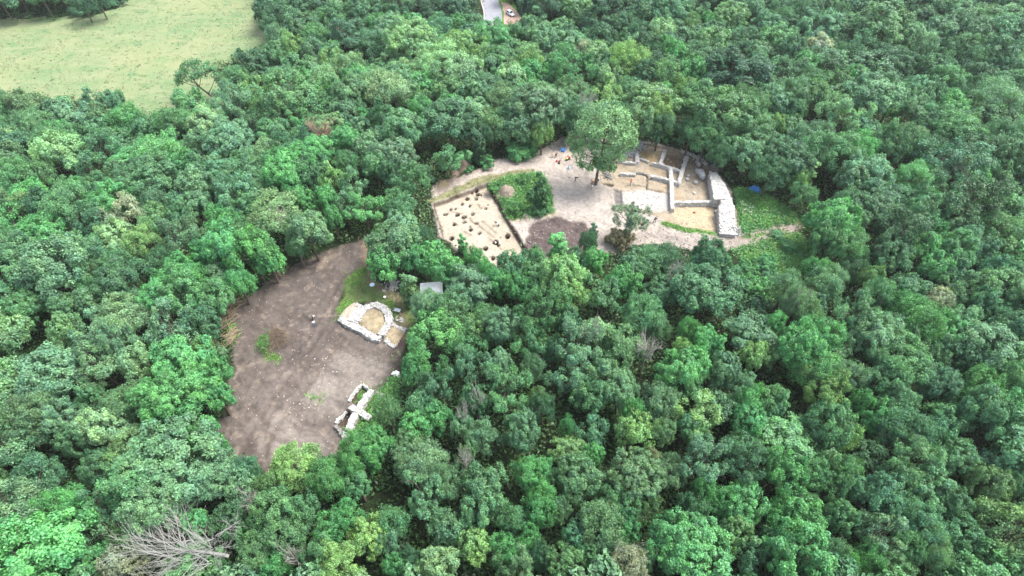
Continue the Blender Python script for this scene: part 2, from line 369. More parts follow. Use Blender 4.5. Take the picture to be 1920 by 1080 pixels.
gx = np.arange(x0, x1+cs/2, cs); gy = np.arange(y0, y1+cs/2, cs)
GX, GY = np.meshgrid(gx, gy); fx, fy = GX.ravel(), GY.ravel()
LH = local_h(fx, fy); Z = base_h(fx, fy)+LH + .25*(fbm(fx, fy, 4, 3, 2)-.5)*sstep(0, 6, np.minimum(np.minimum(fx-x0, x1-fx), np.minimum(fy-y0, y1-fy)))*0
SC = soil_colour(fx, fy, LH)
ZG = Z.reshape(len(gy), len(gx))
def full_h(X, Y):
    X = np.asarray(X, float); Y = np.asarray(Y, float); u = np.clip((X-x0)/cs, 0, len(gx)-1.001); v = np.clip((Y-y0)/cs, 0, len(gy)-1.001)
    i = u.astype(int); j = v.astype(int); f = u-i; g = v-j
    zz = (ZG[j, i]*(1-f)+ZG[j, i+1]*f)*(1-g)+(ZG[j+1, i]*(1-f)+ZG[j+1, i+1]*f)*g
    return np.where((X > x0) & (X < x1) & (Y > y0) & (Y < y1), zz, base_h(X, Y))
F = grid_faces(len(gx), len(gy)); fc = np.stack([fx, fy], 1)[F].mean(1)
zone = np.zeros(len(F), int)
wz = (fbm(fc[:, 0], fc[:, 1], 2.5, 5, 31)-.5)*1.6
for k, keys in enumerate((('bank', 'slope', 'lgrass', 'rgrass', 'island'), ('lower',), ('upper',), ('trench', 'exc')), 1):
    if k == 2: continue
for keys, k in ((('bank', 'slope'), 1), (('lower',), 2), (('lgrass', 'rgrass'), 1), (('upper',), 3), (('island', 'strip'), 1), (('trench',), 4), (('exc',), 5)):
    for q in keys: zone[sdf(PW[q], fc[:, 0], fc[:, 1])+(wz if k < 4 else 0) < 0] = k
VV = np.stack([fx, fy, Z], 1)
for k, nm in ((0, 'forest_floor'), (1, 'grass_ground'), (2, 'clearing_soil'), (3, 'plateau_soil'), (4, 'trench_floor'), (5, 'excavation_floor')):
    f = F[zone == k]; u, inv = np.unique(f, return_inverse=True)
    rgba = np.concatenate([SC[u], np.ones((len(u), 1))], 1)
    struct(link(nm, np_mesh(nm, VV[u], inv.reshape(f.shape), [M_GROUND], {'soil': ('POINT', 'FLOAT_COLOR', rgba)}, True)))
# wide ground to the horizon, with the detailed patch left out
def axis(lo, hi, a, b):
    core = np.arange(lo, hi+1e-6, 3.0); out = [hi]; s = 4.0
    while out[-1] < b: out.append(out[-1]+s); s *= 1.3
    inn = [lo]; s = 4.0
    while inn[-1] > a: inn.append(inn[-1]-s); s *= 1.3
    return np.concatenate([inn[:0:-1], core, out[1:]])
ax_ = axis(-57-3*60, 69+3*60, -4000, 4000); ay_ = axis(33-3*30, 135+3*45, -4000, 5000)
AX, AY = np.meshgrid(ax_, ay_); px_, py_ = AX.ravel(), AY.ravel()
GF = grid_faces(len(ax_), len(ay_)); gc = np.stack([px_, py_], 1)[GF].mean(1)
GF = GF[~((gc[:, 0] > x0) & (gc[:, 0] < x1) & (gc[:, 1] > y0) & (gc[:, 1] < y1))]
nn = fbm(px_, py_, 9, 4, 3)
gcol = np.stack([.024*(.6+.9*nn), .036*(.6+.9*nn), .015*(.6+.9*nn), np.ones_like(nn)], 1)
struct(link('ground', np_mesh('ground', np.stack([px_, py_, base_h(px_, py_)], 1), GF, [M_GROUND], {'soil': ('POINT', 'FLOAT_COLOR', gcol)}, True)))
# meadow sheet
mp = PW['meadow']; mgx = np.arange(mp[:, 0].min()-2, mp[:, 0].max()+2, 1.2); mgy = np.arange(mp[:, 1].min()-2, min(mp[:, 1].max()+2, 460), 1.2)
MX, MY = np.meshgrid(mgx, mgy); mx, my = MX.ravel(), MY.ravel()
MF = grid_faces(len(mgx), len(mgy)); mc = np.stack([mx, my], 1)[MF].mean(1)
MF = MF[sdf(mp, mc[:, 0], mc[:, 1])+(fbm(mc[:, 0], mc[:, 1], 5, 3, 6)-.5)*7 < 3.5]
u, inv = np.unique(MF, return_inverse=True)
mz = base_h(mx, my)+.07+.35*(fbm(mx, my, 6, 3, 8)-.5)
mz = np.maximum(mz, base_h(mx, my)+.05)
def m_meadow():
    t = NT('meadow_grass'); c = t.coord()
    mp_ = t.n('ShaderNodeMapping'); mp_.inputs['Rotation'].default_value = (0, 0, .5); mp_.inputs['Scale'].default_value = (.22, 1, 1); t.l(c, mp_.inputs[0])
    big = t.noise(.035, 5, .65, c); st = t.noise(.5, 6, .7, mp_.outputs[0]); fine = t.noise(2.2, 5, .75, c)
    col = t.mix(t.ramp(big, .4, .6), (.118, .178, .083), (.18, .205, .102))
    col = t.mix(t.ramp(st, .42, .66, 0, .8), col, (.205, .22, .125))
    col = t.mix(t.ramp(t.noise(.12, 6, .7, c), .56, .66, 0, .75), col, (.085, .165, .075))
    col = t.mix(t.ramp(fine, .52, .72, 0, .45), col, (.10, .135, .06))
    col = t.mix(t.ramp(t.noise(.9, 6, .75, mp_.outputs[0]), .6, .72, 0, .6), col, (.27, .26, .165))
    return t.done(t.bsdf(col, .9, .1, 0, t.bump(fine, .8, .3)))
struct(link('meadow', np_mesh('meadow', np.stack([mx, my, mz], 1)[u], inv.reshape(MF.shape), [m_meadow()], None, True)))
# road, kerb, paving and verge near the far edge
def ribbon(pts, widths, dz, n=8):
    V = []; Fq = []
    P = [Vector(p) for p in pts]
    fine = []
    for i in range(len(P)-1):
        p0 = P[max(i-1, 0)]; p1 = P[i]; p2 = P[i+1]; p3 = P[min(i+2, len(P)-1)]
        for k in range(n):
            t = k/n; fine.append((.5*((2*p1)+(p2-p0)*t+(2*p0-5*p1+4*p2-p3)*t*t+(-p0+3*p1-3*p2+p3)*t**3)))
    fine.append(P[-1]); m = len(widths)
    for i, p in enumerate(fine):
        d = (fine[min(i+1, len(fine)-1)]-fine[max(i-1, 0)]); d.z = 0; d.normalize(); nrm = Vector((d.y, -d.x, 0))
        for w in widths:
            q = p+nrm*w; V.append((q.x, q.y, float(base_h(np.array([q.x]), np.array([q.y]))[0])+dz(w)))
        if i: Fq += [((i-1)*m+j, (i-1)*m+j+1, i*m+j+1, i*m+j) for j in range(m-1)]
    return V, Fq
M_ASPH = simple('asphalt', (.21, .215, .24), .9, .2, .12, .6); M_KERB = simple('kerb_stone', (.40, .36, .31), .9, .2, .15, 2)
M_PAVE = simple('pink_paving', (.36, .25, .205), .9, .15, .18, 1.2); M_VERGE = simple('verge_grass', (.08, .17, .035), .95, .1, .4, 1.5)
road_c = [at(880,-110), at(904,-50), at(918,0), at(925,30), at(918,62), at(890,100)]
V, Q = ribbon(road_c, (-3.2, -1, 1, 3.2), lambda w: .10); struct(link('road', np_mesh('road', V, Q, [M_ASPH], None, True)))
V, Q = ribbon(road_c, (3.2, 3.21, 3.5, 3.51), lambda w: .08 if w in (3.2, 3.51) else .24); struct(link('kerb', np_mesh('kerb', V, Q, [M_KERB])))
V, Q = ribbon(road_c, (-9.0, -6, -3.21), lambda w: .12); struct(link('grass_verge', np_mesh('grass_verge', V, Q, [M_VERGE], None, True)))
def sheet(name, pts, dz, mat, step=1.0):
    P = poly_px(pts); g1 = np.arange(P[:, 0].min()-1, P[:, 0].max()+1, step); g2 = np.arange(P[:, 1].min()-1, P[:, 1].max()+1, step)
    a, b = np.meshgrid(g1, g2); a = a.ravel(); b = b.ravel(); f = grid_faces(len(g1), len(g2)); c = np.stack([a, b], 1)[f].mean(1)
    f = f[sdf(P, c[:, 0], c[:, 1]) < 0]; uu, iv = np.unique(f, return_inverse=True)
    return struct(link(name, np_mesh(name, np.stack([a, b, base_h(a, b)+dz], 1)[uu], iv.reshape(f.shape), [mat], None, True)))
sheet('pavement', [(936,-14),(941,4),(953,8),(964,17),(974,29),(985,44),(962,60),(946,60),(945,30),(942,12)], .20, M_PAVE, .5)
# ------------------------------------------------------------------ vegetation builders
def tube(P, Rr, n=6, close=True):
    P = np.asarray(P, float); V = []; F = []
    for i, p in enumerate(P):
        d = P[min(i+1, len(P)-1)]-P[max(i-1, 0)]; d = d/(np.linalg.norm(d)+1e-9)
        a = np.cross(d, [0, 0, 1] if abs(d[2]) < .9 else [1, 0, 0]); a /= np.linalg.norm(a); b = np.cross(d, a)
        for k in range(n):
            t = 2*math.pi*k/n; V.append(p+Rr[i]*(math.cos(t)*a+math.sin(t)*b))
    for i in range(len(P)-1):
        for k in range(n): F.append((i*n+k, i*n+(k+1) % n, (i+1)*n+(k+1) % n, (i+1)*n+k))
    return np.array(V), np.array(F)
class Acc:
    def __init__(s): s.V = []; s.F = []; s.n = 0; s.m = []
    def add(s, V, F, mi=0):
        s.V.append(np.asarray(V, float)); s.F.append(np.asarray(F)+s.n); s.n += len(V); s.m += [mi]*len(F)
    def mesh(s, name, mats, smooth=False, attrs=None):
        return np_mesh(name, np.concatenate(s.V), np.concatenate(s.F), mats, attrs, smooth, s.m)
def unit(v): return v/(np.linalg.norm(v, axis=-1, keepdims=True)+1e-9)
def leaf_quads(C, N, a, b, rng):
    """rhombic leaf sprays at C with normals N"""
    n = len(C); r = unit(rng.normal(size=(n, 3))); t = unit(np.cross(N, r)); s = np.cross(N, t)
    a = (a*rng.uniform(.65, 1.35, n))[:, None]; b = (b*rng.uniform(.65, 1.35, n))[:, None]
    bend = N*a*rng.uniform(-.35, .1, n)[:, None]
    V = np.stack([C-t*a+bend, C-s*b, C+t*a+bend, C+s*b], 1).reshape(-1, 3)
    return V, np.arange(4*n).reshape(n, 4)
def crown_arrays(seed, lobes, nsub, srf, per, a, b, up=.3, jit=.45, core=None):
    rng = np.random.default_rng(seed); C = []; N = []; Vv = []
    mid = np.mean([l[0] for l in lobes], 0)
    for (lc, lr) in lobes:
        lc = np.array(lc); out = unit(lc-mid); lv = rng.uniform(-.12, .12)
        d = unit(rng.normal(size=(nsub, 3))+out*.75+np.array([0, 0, up])); q = d*rng.uniform(.55, 1.0, (nsub, 1))
        for k in range(nsub):
            sc = lc+q[k]*lr*np.array([1, 1, .85]); sr = lr*srf*rng.uniform(.7, 1.25); sv = rng.uniform(-.25, .25)
            e = unit(rng.normal(size=(per, 3))+d[k]*.7+np.array([0, 0, up]))
            p = sc+e*sr*rng.uniform(.45, 1.1, (per, 1))
            C.append(p); N.append(unit(e*.8+out*.35+np.array([0, 0, .25])+rng.normal(size=(per, 3))*jit))
            Vv.append(np.clip(.5+lv+sv+rng.normal(size=per)*.17, 0, 1))
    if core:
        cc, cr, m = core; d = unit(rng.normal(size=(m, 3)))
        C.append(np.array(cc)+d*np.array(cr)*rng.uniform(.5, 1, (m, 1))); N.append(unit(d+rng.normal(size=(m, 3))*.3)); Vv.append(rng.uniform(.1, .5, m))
    C = np.concatenate(C); N = np.concatenate(N); Vv = np.concatenate(Vv)
    V, F = leaf_quads(C, N, a, b, rng)
    return V, F, Vv
def dome_lobes(seed, n, cr, r0, r1, zc=1.5, zr=.8, low=-.35, skew=.2):
    rng = np.random.default_rng(seed); L = []
    for i in range(n):
        z = 1-(i+.5)/n*(1-low); ph = i*2.39996+rng.uniform(-.4, .4); s = math.sqrt(max(0, 1-z*z))
        k = cr*rng.uniform(.82, 1.12); r = rng.uniform(r0, r1)
        L.append((np.array([math.cos(ph)*s*k+rng.normal()*skew*.4, math.sin(ph)*s*k+rng.normal()*skew*.4, zc+z*zr*k+rng.normal()*skew*.5]), r))
    return L
STY = {}   # style -> list of (crown mesh, lobes)
RAW = {}
def add_style(st, seed, lobes, nsub, srf, per, a, b, up=.3, jit=.45, core=None):
    V, F, v = crown_arrays(seed, lobes, nsub, srf, per, a, b, up, jit, core)
    me = np_mesh('crown', V, F, [M_LEAF], {'leafvar': ('FACE', 'FLOAT', v)})
    # trunk with limbs reaching into the lobes
    rng = np.random.default_rng(seed+500); A = Acc()
    zb = min(l[0][2] for l in lobes); top = max(l[0][2] for l in lobes)
    bend = rng.normal(size=2)*.05
    pts = [np.array([bend[0]*t*t, bend[1]*t*t, t*top*.92]) for t in np.linspace(0, 1, 7)]
    A.add(*tube(pts, [.075, .055, .05, .042, .034, .024, .012], 7))
    for (lc, lr) in lobes[::max(1, len(lobes)//9)]:
        t = rng.uniform(.38, .68); p0 = np.array([bend[0]*t*t, bend[1]*t*t, t*top*.92]); md = (p0*.55+lc*.45)+np.array([0, 0, -.06])
        A.add(*tube([p0, md, lc], [.028, .019, .008], 5))
        for _ in range(3):
            e = lc+rng.normal(size=3)*lr*.75; A.add(*tube([md*.3+lc*.7, e], [.01, .004], 4))
    tm = A.mesh('trunk', [M_BARK], True)
    STY.setdefault(st, []).append((me, tm)); RAW.setdefault(st, []).append((V, F, v))
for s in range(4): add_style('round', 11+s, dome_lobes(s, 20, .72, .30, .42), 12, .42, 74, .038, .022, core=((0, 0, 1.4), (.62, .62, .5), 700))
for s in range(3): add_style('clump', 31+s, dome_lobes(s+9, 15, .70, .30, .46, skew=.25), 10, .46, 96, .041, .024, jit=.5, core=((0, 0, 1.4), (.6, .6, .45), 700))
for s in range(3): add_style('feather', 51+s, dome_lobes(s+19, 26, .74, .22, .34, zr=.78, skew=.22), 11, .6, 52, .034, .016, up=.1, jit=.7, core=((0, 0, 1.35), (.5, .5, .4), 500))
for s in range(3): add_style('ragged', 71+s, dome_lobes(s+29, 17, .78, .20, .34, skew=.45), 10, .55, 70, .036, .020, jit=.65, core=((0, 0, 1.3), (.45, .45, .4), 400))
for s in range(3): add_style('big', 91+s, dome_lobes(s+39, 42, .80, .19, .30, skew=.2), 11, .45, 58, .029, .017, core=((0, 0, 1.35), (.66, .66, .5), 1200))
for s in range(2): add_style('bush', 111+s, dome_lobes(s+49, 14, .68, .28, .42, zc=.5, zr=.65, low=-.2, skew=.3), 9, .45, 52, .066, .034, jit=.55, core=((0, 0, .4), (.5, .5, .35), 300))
for s in range(2): add_style('narrow', 121+s, [(np.array([math.cos(i*2.4)*.3, math.sin(i*2.4)*.3, .75+i*.26]), .45-.012*i) for i in range(12)], 9, .45, 40, .085, .05, jit=.5)
add_style('yew', 131, [(np.array([math.cos(i*2.4)*.42*(1 if i < 26 else .5), math.sin(i*2.4)*.42*(1 if i < 26 else .5), .35+i*.135]), .5-.003*i) for i in range(30)], 9, .4, 44, .07, .04, jit=.35)
def branch_mesh(name, seed, mat, fan=None, n0=7, depth=3, spread=.9, r=.045, L=1.0, up=.35):
    rng = np.random.default_rng(seed); A = Acc()
    def grow(p, d, ln, rr, lev):
        k = 4; pts = [p]; q = p.copy(); dd = d.copy()
        for i in range(k):
            dd = unit(dd+rng.normal(size=3)*.16+np.array([0, 0, .03])); q = q+dd*ln/k; pts.append(q.copy())
        A.add(*tube(pts, list(np.linspace(rr, rr*.45, k+1)), 5 if lev else 6))
        if lev < depth:
            for i in range(5 if lev < 2 else 4):
                t = rng.uniform(.3, 1.0); b = pts[min(int(t*k), k)]
                nd = unit(dd+rng.normal(size=3)*spread*.62); grow(b, nd, ln*rng.uniform(.45, .68), rr*.48, lev+1)
    for i in range(n0):
        if fan is not None: d = unit(np.array(fan[0])+rng.normal(size=3)*np.array(fan[1])); z0 = np.array([0, 0, .05])+np.array(fan[0])*rng.uniform(-.1, .4)+rng.normal(size=3)*np.array([.02, .09, .02])
        else:
            ph = i*2.4+rng.uniform(-.3, .3); d = unit(np.array([math.cos(ph), math.sin(ph), up+rng.uniform(0, .9)])); z0 = np.array([0, 0, .9+.12*rng.uniform(0, 4)])
        grow(z0, d, L*rng.uniform(.6, .85), r, 1)
    br = A.mesh('branches', [mat])
    T = Acc()
    if fan is not None: T.add(*tube([np.array([.25, -.06, .0])*0-np.array(fan[0])*.25, [0, 0, .05], np.array(fan[0])*.5], [.024, .022, .012], 8))
    else: T.add(*tube([[0, 0, 0], [.01, 0, .5], [0, .02, 1.0], [.02, 0, 1.5]], [.07, .055, .045, .02], 8))
    return br, T.mesh('trunk', [mat], True)
M_DEADR = simple('dead_wood_rust', (.24, .17, .125), .9, .1, .25, 2)
# ------------------------------------------------------------------ crown survey: (x, y, width, colour[style]) per photo tile, in tile pixels at 3x
TILES = [((150, 0), """40 30 120 kU|10 55 110 kU|110 30 90 kU|150 8 100 dU|70 0 150 k|200 -10 110 dU|0 10 130 k|1000 50 140 d|1120 70 160 d|1230 30 150 d|1340 20 150 d|1240 120 170 g|1400 80 130 m|1030 140 120 d|1100 190 130 g|1200 240 120 y|1330 190 150 m|1310 270 130 g|1410 290 130 m|1080 300 140 m|960 340 180 d|1200 350 130 m|1140 430 140 g|1370 430 160 p|960 470 120 y|870 430 150 m|620 570 170 m|60 590 160 g|180 560 120 c|250 660 190 b|500 680 230 m|370 720 150 c|700 690 200 p|880 590 200 g|1010 590 110 y|1190 560 280 m|850 760 260 gB|660 800 160 g|1080 720 200 m|80 740 180 m|60 830 200 c|60 940 220 c|100 1040 150 m|200 960 120 g|420 860 300 b|380 980 300 mB|300 1050 150 b|600 920 160 b|700 930 140 g|640 1020 180 g|960 950 160 g|1000 1030 150 g|800 1030 130 g|1130 900 180 b|1300 870 200 b|1150 1000 200 b|1300 990 150 d|1400 1000 140 y|1180 800 140 d"""),
((550, 0), """420 40 220 d|570 30 200 d|740 30 210 k|930 30 190 k|330 100 90 kN|230 100 150 m|60 110 180 g|70 45 130 m|150 200 120 d|300 180 240 c|430 230 180 c|540 140 150 g|460 130 120 b|660 140 170 b|820 145 170 c|930 130 120 b|1045 125 120 g|1250 178 110 m|1310 150 90 d|1130 195 210 b|1360 140 160 g|1390 200 150 g|640 220 280 pB|900 230 130 y|970 240 150 y|1040 310 160 y|1100 370 130 g|840 330 250 p|620 390 150 pC|310 360 170 p|200 320 120 y|160 430 180 p|350 440 160 b|520 500 280 p|340 530 230 m|940 420 220 p|870 500 200 m|1020 490 180 g|1230 430 170 p|1290 360 150 y|1350 400 150 b|1180 540 200 o|720 610 130 b|880 640 300 cC|620 740 240 g|510 640 170 d|290 620 150 g|70 520 180 m|60 600 150 m|290 780 160 b|420 820 160 g|560 850 200 g|180 870 200 b|60 950 180 d|200 970 170 y|300 910 130 m|320 1040 150 g|460 930 170 m|560 960 170 d|660 1020 170 m|740 960 90 oU|760 1010 70 gU|1000 700 200 d|1120 700 180 o|1250 640 180 d|1390 600 280 gB|1260 720 150 g|1400 760 140 y|1260 850 140 bU|1310 845 120 bU|1095 910 100 bU|975 875 90 bU|840 930 80 dU|990 950 60 bU"""),
((950, 0), """130 30 140 k|240 40 200 k|390 40 170 o|500 100 190 k|620 40 200 k|790 70 170 d|930 60 230 c|1130 110 110 bC|1260 80 190 o|1390 60 150 c|1090 25 130 k|120 150 140 g|260 150 250 pF|180 210 130 o|330 240 190 g|540 190 150 d|640 130 120 d|720 110 120 d|740 170 120 d|870 170 150 p|720 240 120 g|800 250 150 d|900 250 120 b|1040 130 120 o|1150 220 190 o|960 290 110 b|430 280 120 q|500 300 150 p|660 290 150 yF|700 350 220 yF|780 400 150 d|900 390 160 o|1065 390 170 bC|1300 390 310 kC|380 380 220 bR|300 350 130 b|150 400 170 b|140 340 130 y|30 400 120 p|580 440 150 p|570 520 200 y|820 560 260 p|700 500 150 g|1000 490 130 y|1110 560 260 m|1200 650 340 mB|1330 600 200 m|1380 720 250 g|1420 600 90 b|250 530 320 gB|60 640 150 g|190 640 150 c|40 740 150 d|720 660 200 o|850 650 200 y|880 750 160 d|740 740 90 y|1130 760 200 m|1040 730 150 d|1250 830 140 g|1360 850 180 g|1200 900 120 d|1310 960 160 gU|250 750 150 y|90 830 160 bU|150 790 100 bU|370 680 120 d|860 790 120 bU|900 760 90 bU"""),
((1290, 0), """230 80 170 o|380 40 170 c|540 90 120 m|440 120 170 c|510 210 190 m|640 60 150 d|740 130 230 c|860 70 130 d|1090 140 330 mB|740 260 140 q|600 290 160 d|670 350 160 b|690 440 140 m|590 500 180 g|480 560 180 g|1000 280 180 c|1150 320 200 d|1200 60 120 d|1320 90 160 d|1400 60 150 d|1330 250 160 g|1420 330 150 d|900 290 130 d|950 430 150 b|870 470 130 o|1060 520 320 cB|1130 600 260 m|1330 550 180 c|1290 620 170 g|1400 680 180 g|830 640 220 pR|740 540 130 o|600 610 130 d|410 590 75 b|350 560 100 m|700 740 220 g|850 830 300 mF|960 850 200 b|1160 820 200 d|1310 830 180 d|1420 850 160 d|1050 960 240 g|940 1000 180 g|1270 980 200 b|1380 1010 140 g|560 870 260 dB|690 950 120 yN|630 1010 80 y|500 700 90 y|430 780 170 g|320 820 170 g|470 960 190 d"""),
((150, 360), """40 40 120 m|180 60 200 b|230 115 190 qR|300 20 160 b|420 50 140 g|420 150 180 o|60 170 180 c|640 70 200 g|560 130 150 m|850 40 200 c|900 100 150 m|1100 110 300 pF|1240 40 140 b|1390 30 120 b|1290 230 220 gC|1420 140 100 b|800 150 180 b|580 260 240 g|330 270 200 y|200 230 200 p|800 290 230 bC|880 240 200 m|700 330 160 bC|960 340 240 bC|1060 380 150 b|1190 370 130 d|230 420 260 mF|60 330 150 g|100 460 200 m|560 420 170 bC|640 470 150 b|520 510 200 b|200 540 200 d|760 560 220 m|890 500 150 b|420 590 200 b|580 610 220 m|60 540 120 b|60 610 150 g|490 740 280 g|680 720 190 d|220 720 260 p|90 800 250 g|200 850 200 g|300 950 180 p|110 960 240 g|550 940 260 b|690 880 120 y|740 860 110 gU|780 900 90 gU|800 1000 170 b|60 1040 200 g|650 1020 180 b"""),
((650, 420), """240 100 300 gC|130 100 110 b|190 230 190 b|370 180 150 b|420 70 130 d|345 330 150 oN|410 440 200 g|540 230 180 b|650 95 80 bN|740 205 110 b|700 185 90 b|860 320 130 b|800 270 120 b|940 225 165 cC|960 350 150 b|1060 195 100 m|1190 110 150 bN|1290 200 130 c|1390 200 140 b|1210 310 220 y|600 440 190 g|640 480 150 g|520 500 140 d|480 610 260 b|690 590 140 o|860 570 200 g|1070 510 230 m|1280 400 170 y|700 700 150 m|700 790 170 g|1040 680 170 m|850 780 170 g|390 800 170 b|500 900 200 c|900 930 250 m|1050 800 130 g|1240 540 160 d|1170 700 150 d|1330 690 250 gR|1300 850 250 gR|1080 970 100 o|560 830 100 m|230 1040 150 oF|420 1030 190 c|720 1000 150 d|1380 960 180 m|1100 1020 140 d"""),
((950, 400), """740 560 230 m|550 460 170 g|680 380 160 b|800 270 160 gF|700 310 150 g|1140 260 230 d|1130 400 360 dB|1060 500 220 d|1030 650 130 b|1140 730 170 b|600 900 250 gR|450 880 300 gR|850 640 130 g|960 860 230 b|1060 920 200 m|1000 770 130 y|640 1000 200 g|1230 870 180 g|1300 950 150 g|1390 800 140 y|1370 1040 170 b|600 390 120 b|490 90 70 dN|460 160 110 d|760 210 110 gU|840 250 120 gU"""),
((1290, 360), """740 150 320 b|880 270 220 m|690 250 200 m|560 520 170 g|620 640 200 g|760 510 180 g|720 430 130 b|1030 480 120 y|1080 560 170 m|960 690 210 g|1080 840 260 g|720 780 250 b|640 880 240 b|760 980 280 b|870 1010 200 g|490 740 110 b|380 640 150 dU|380 530 150 bU|440 400 130 bU|330 430 110 bU|450 480 120 mU|350 900 140 y|100 850 220 b|250 970 170 g|30 960 180 b|1200 230 260 d|1050 90 300 dB|900 60 180 d|1350 100 250 m|1280 200 200 g|1400 200 120 b|1150 320 230 d|1380 400 180 b|1220 640 180 b|1330 720 240 b|1240 930 300 m|1120 1010 200 m|1400 610 140 q|1400 900 150 g|1350 310 200 b|560 300 90 bU|500 240 80 mU"""),
((150, 720), """560 80 340 bB|780 80 170 b|380 50 140 m|200 100 240 o|130 220 220 p|60 90 150 m|750 290 190 b|820 370 120 b|500 420 520 gB|750 540 300 gB|330 560 300 m|430 700 330 gB|60 460 200 c|190 450 100 y|80 720 200 c|60 830 180 g|250 800 230 o|70 1000 180 b|230 1010 190 q|650 780 150 b|900 560 180 g|950 480 150 cF|1050 570 120 o|1220 440 260 yF|1400 480 130 m|1110 500 80 bU|1110 720 280 m|1250 700 180 m|1140 850 200 g|950 930 230 o|1400 820 180 b|1300 980 200 m|1100 1040 150 b|930 850 100 b|1400 1000 120 y|770 1050 120 o"""),
((550, 720), """800 60 150 c|690 240 180 b|810 180 150 b|470 330 200 b|350 400 220 b|240 530 230 b|360 560 150 m|740 450 280 gF|860 560 200 gF|740 640 220 g|740 720 240 m|650 330 150 p|520 160 130 oF|950 240 130 g|1060 290 180 g|1300 260 200 g|960 420 100 o|1080 580 250 m|1060 760 200 c|860 800 190 g|1020 900 180 y|840 980 220 p|1190 920 180 b|1350 490 200 b|1400 700 180 b|1330 860 130 b|1390 960 150 d|560 770 170 m|430 850 220 y|190 800 220 m|300 740 170 b|300 1000 260 y|90 980 170 c|570 1030 130 b|660 1000 150 d|530 890 150 g|80 740 160 d|1230 1020 200 g|1230 760 170 m"""),
((950, 720), """100 170 250 gR|340 230 90 b|490 80 200 g|720 250 190 yC|720 160 150 b|880 260 130 p|860 90 200 g|1080 130 240 y|1020 230 150 m|1370 170 200 b|1350 80 150 b|400 520 270 o|480 400 120 b|560 600 200 m|760 500 330 gB|820 400 70 q|660 690 180 m|550 720 200 o|500 800 260 gF|380 860 140 c|210 720 180 b|210 620 150 b|60 730 110 p|300 700 130 g|1120 440 270 g|1310 480 200 g|1320 370 180 d|1110 600 130 b|1190 660 150 b|1050 700 170 d|1080 810 110 w|1340 700 230 b|1290 820 170 o|930 870 280 b|1080 980 360 bB|1230 900 120 y|1370 960 180 g|640 1010 220 q|780 990 100 p|310 980 200 o|450 980 140 m|100 1000 170 g|820 730 130 o|680 830 140 b"""),
((1290, 720), """420 200 240 b|530 480 230 bC|700 500 170 m|480 90 180 m|800 210 240 m|890 280 150 y|780 30 230 y|700 250 150 d|1070 170 160 b|1160 90 200 m|1250 220 280 cF|1400 270 170 c|1280 380 240 g|1150 510 200 o|980 90 120 b|900 480 160 m|920 570 140 c|820 560 170 m|790 420 110 p|1080 640 220 c|1200 680 180 m|1350 600 240 m|1060 830 230 g|1300 800 220 c|860 740 170 m|650 760 280 bC|620 950 330 bC|830 930 140 g|880 1020 150 b|1020 980 160 b|500 740 120 b|460 900 150 d|1250 910 180 mF|1350 960 200 oF|650 680 150 g|1400 420 130 d|1390 850 130 d""")]
CNAME = dict(m='mid-green', d='dark green', k='deep blackish-green', b='bright green', y='yellow-green', o='olive', g='grey-green', c='blue-green', p='pale green', q='creamy pale', w='silvery white')
CRGB = dict(m=(0.095, 0.236, 0.108), d=(0.062, 0.160, 0.080), k=(0.044, 0.121, 0.066), b=(0.095, 0.286, 0.108), y=(0.165, 0.315, 0.118), o=(0.116, 0.241, 0.108), g=(0.116, 0.246, 0.134), c=(0.087, 0.221, 0.119), p=(0.190, 0.344, 0.174), q=(0.257, 0.314, 0.210), w=(0.342, 0.370, 0.357))
STYC = {'B': 'big', 'F': 'feather', 'C': 'clump', 'R': 'ragged', 'N': 'narrow', 'U': 'bush'}
rnd = random.Random(5)
TREES = []     # dict(x,y,R,H,col,style)
def tree_height(R, st):
    if st == 'bush': return R*1.15
    if st == 'narrow': return max(4.5, R*3.6)
    return 6.6+R*1.05
UNITH = dict(yew=4.9, round=2.42, clump=2.42, feather=2.4, ragged=2.4, big=2.4, bush=1.35, narrow=4.1)
def place(px, py, wpx, code, chk=True):
    c = code[0]; st = STYC.get(code[1:2])
    if st is None:
        st = {'g': ['ragged', 'feather', 'round'], 'o': ['ragged', 'feather', 'round'], 'p': ['round', 'feather', 'clump'], 'y': ['ragged', 'round', 'feather'], 'b': ['clump', 'round', 'feather'], 'q': ['feather', 'round'], 'w': ['ragged']}.get(c, ['round', 'clump', 'ragged', 'feather'])
        st = st[rnd.randrange(len(st))]
    R = 5; z = 7
    for _ in range(4):
        p = at(px, py, z); dep = project(p)[2]; R = wpx/2*dep/FPX*1.02; H = tree_height(R, st); z = H*(.70 if st != 'bush' else .5)
    T = dict(x=p.x, y=p.y, R=R, H=H, c=c, st=st, px=px, py=py, w=wpx)
    if chk:
        for o in TREES:
            if math.hypot(o['x']-T['x'], o['y']-T['y']) < .42*(o['R']+R)*(.7 if 'bush' in (st, o['st']) else 1) and abs(o['R']-R) < .6*max(R, o['R']): return
    if st not in ('bush', 'narrow'):
        for _ in range(9):     # crowns behind an open area must not hang over it
            zb = float(base_h(np.array([T['x']]), np.array([T['y']]))[0]); a = project((T['x'], T['y']-T['R']*.75, zb+T['H']*.36)); b = project((T['x'], T['y'], zb+T['H']))
            if any(in_poly(P, a[0], a[1]) and not in_poly(P, b[0], b[1]) and b[1] < a[1] for P in OPEN[:9]): T['y'] += .9; T['R'] *= .975
            else:
                mv = 0
                for sg in (-1, 1):
                    q = project((T['x']+sg*T['R']*1.02, T['y'], zb+T['H']*.6))
                    if any(in_poly(P, q[0], q[1]) and not in_poly(P, b[0], b[1]) for P in OPEN[:9]): T['x'] -= sg*.4; T['R'] *= .965; mv = 1
                if not mv: break
    TREES.append(T)
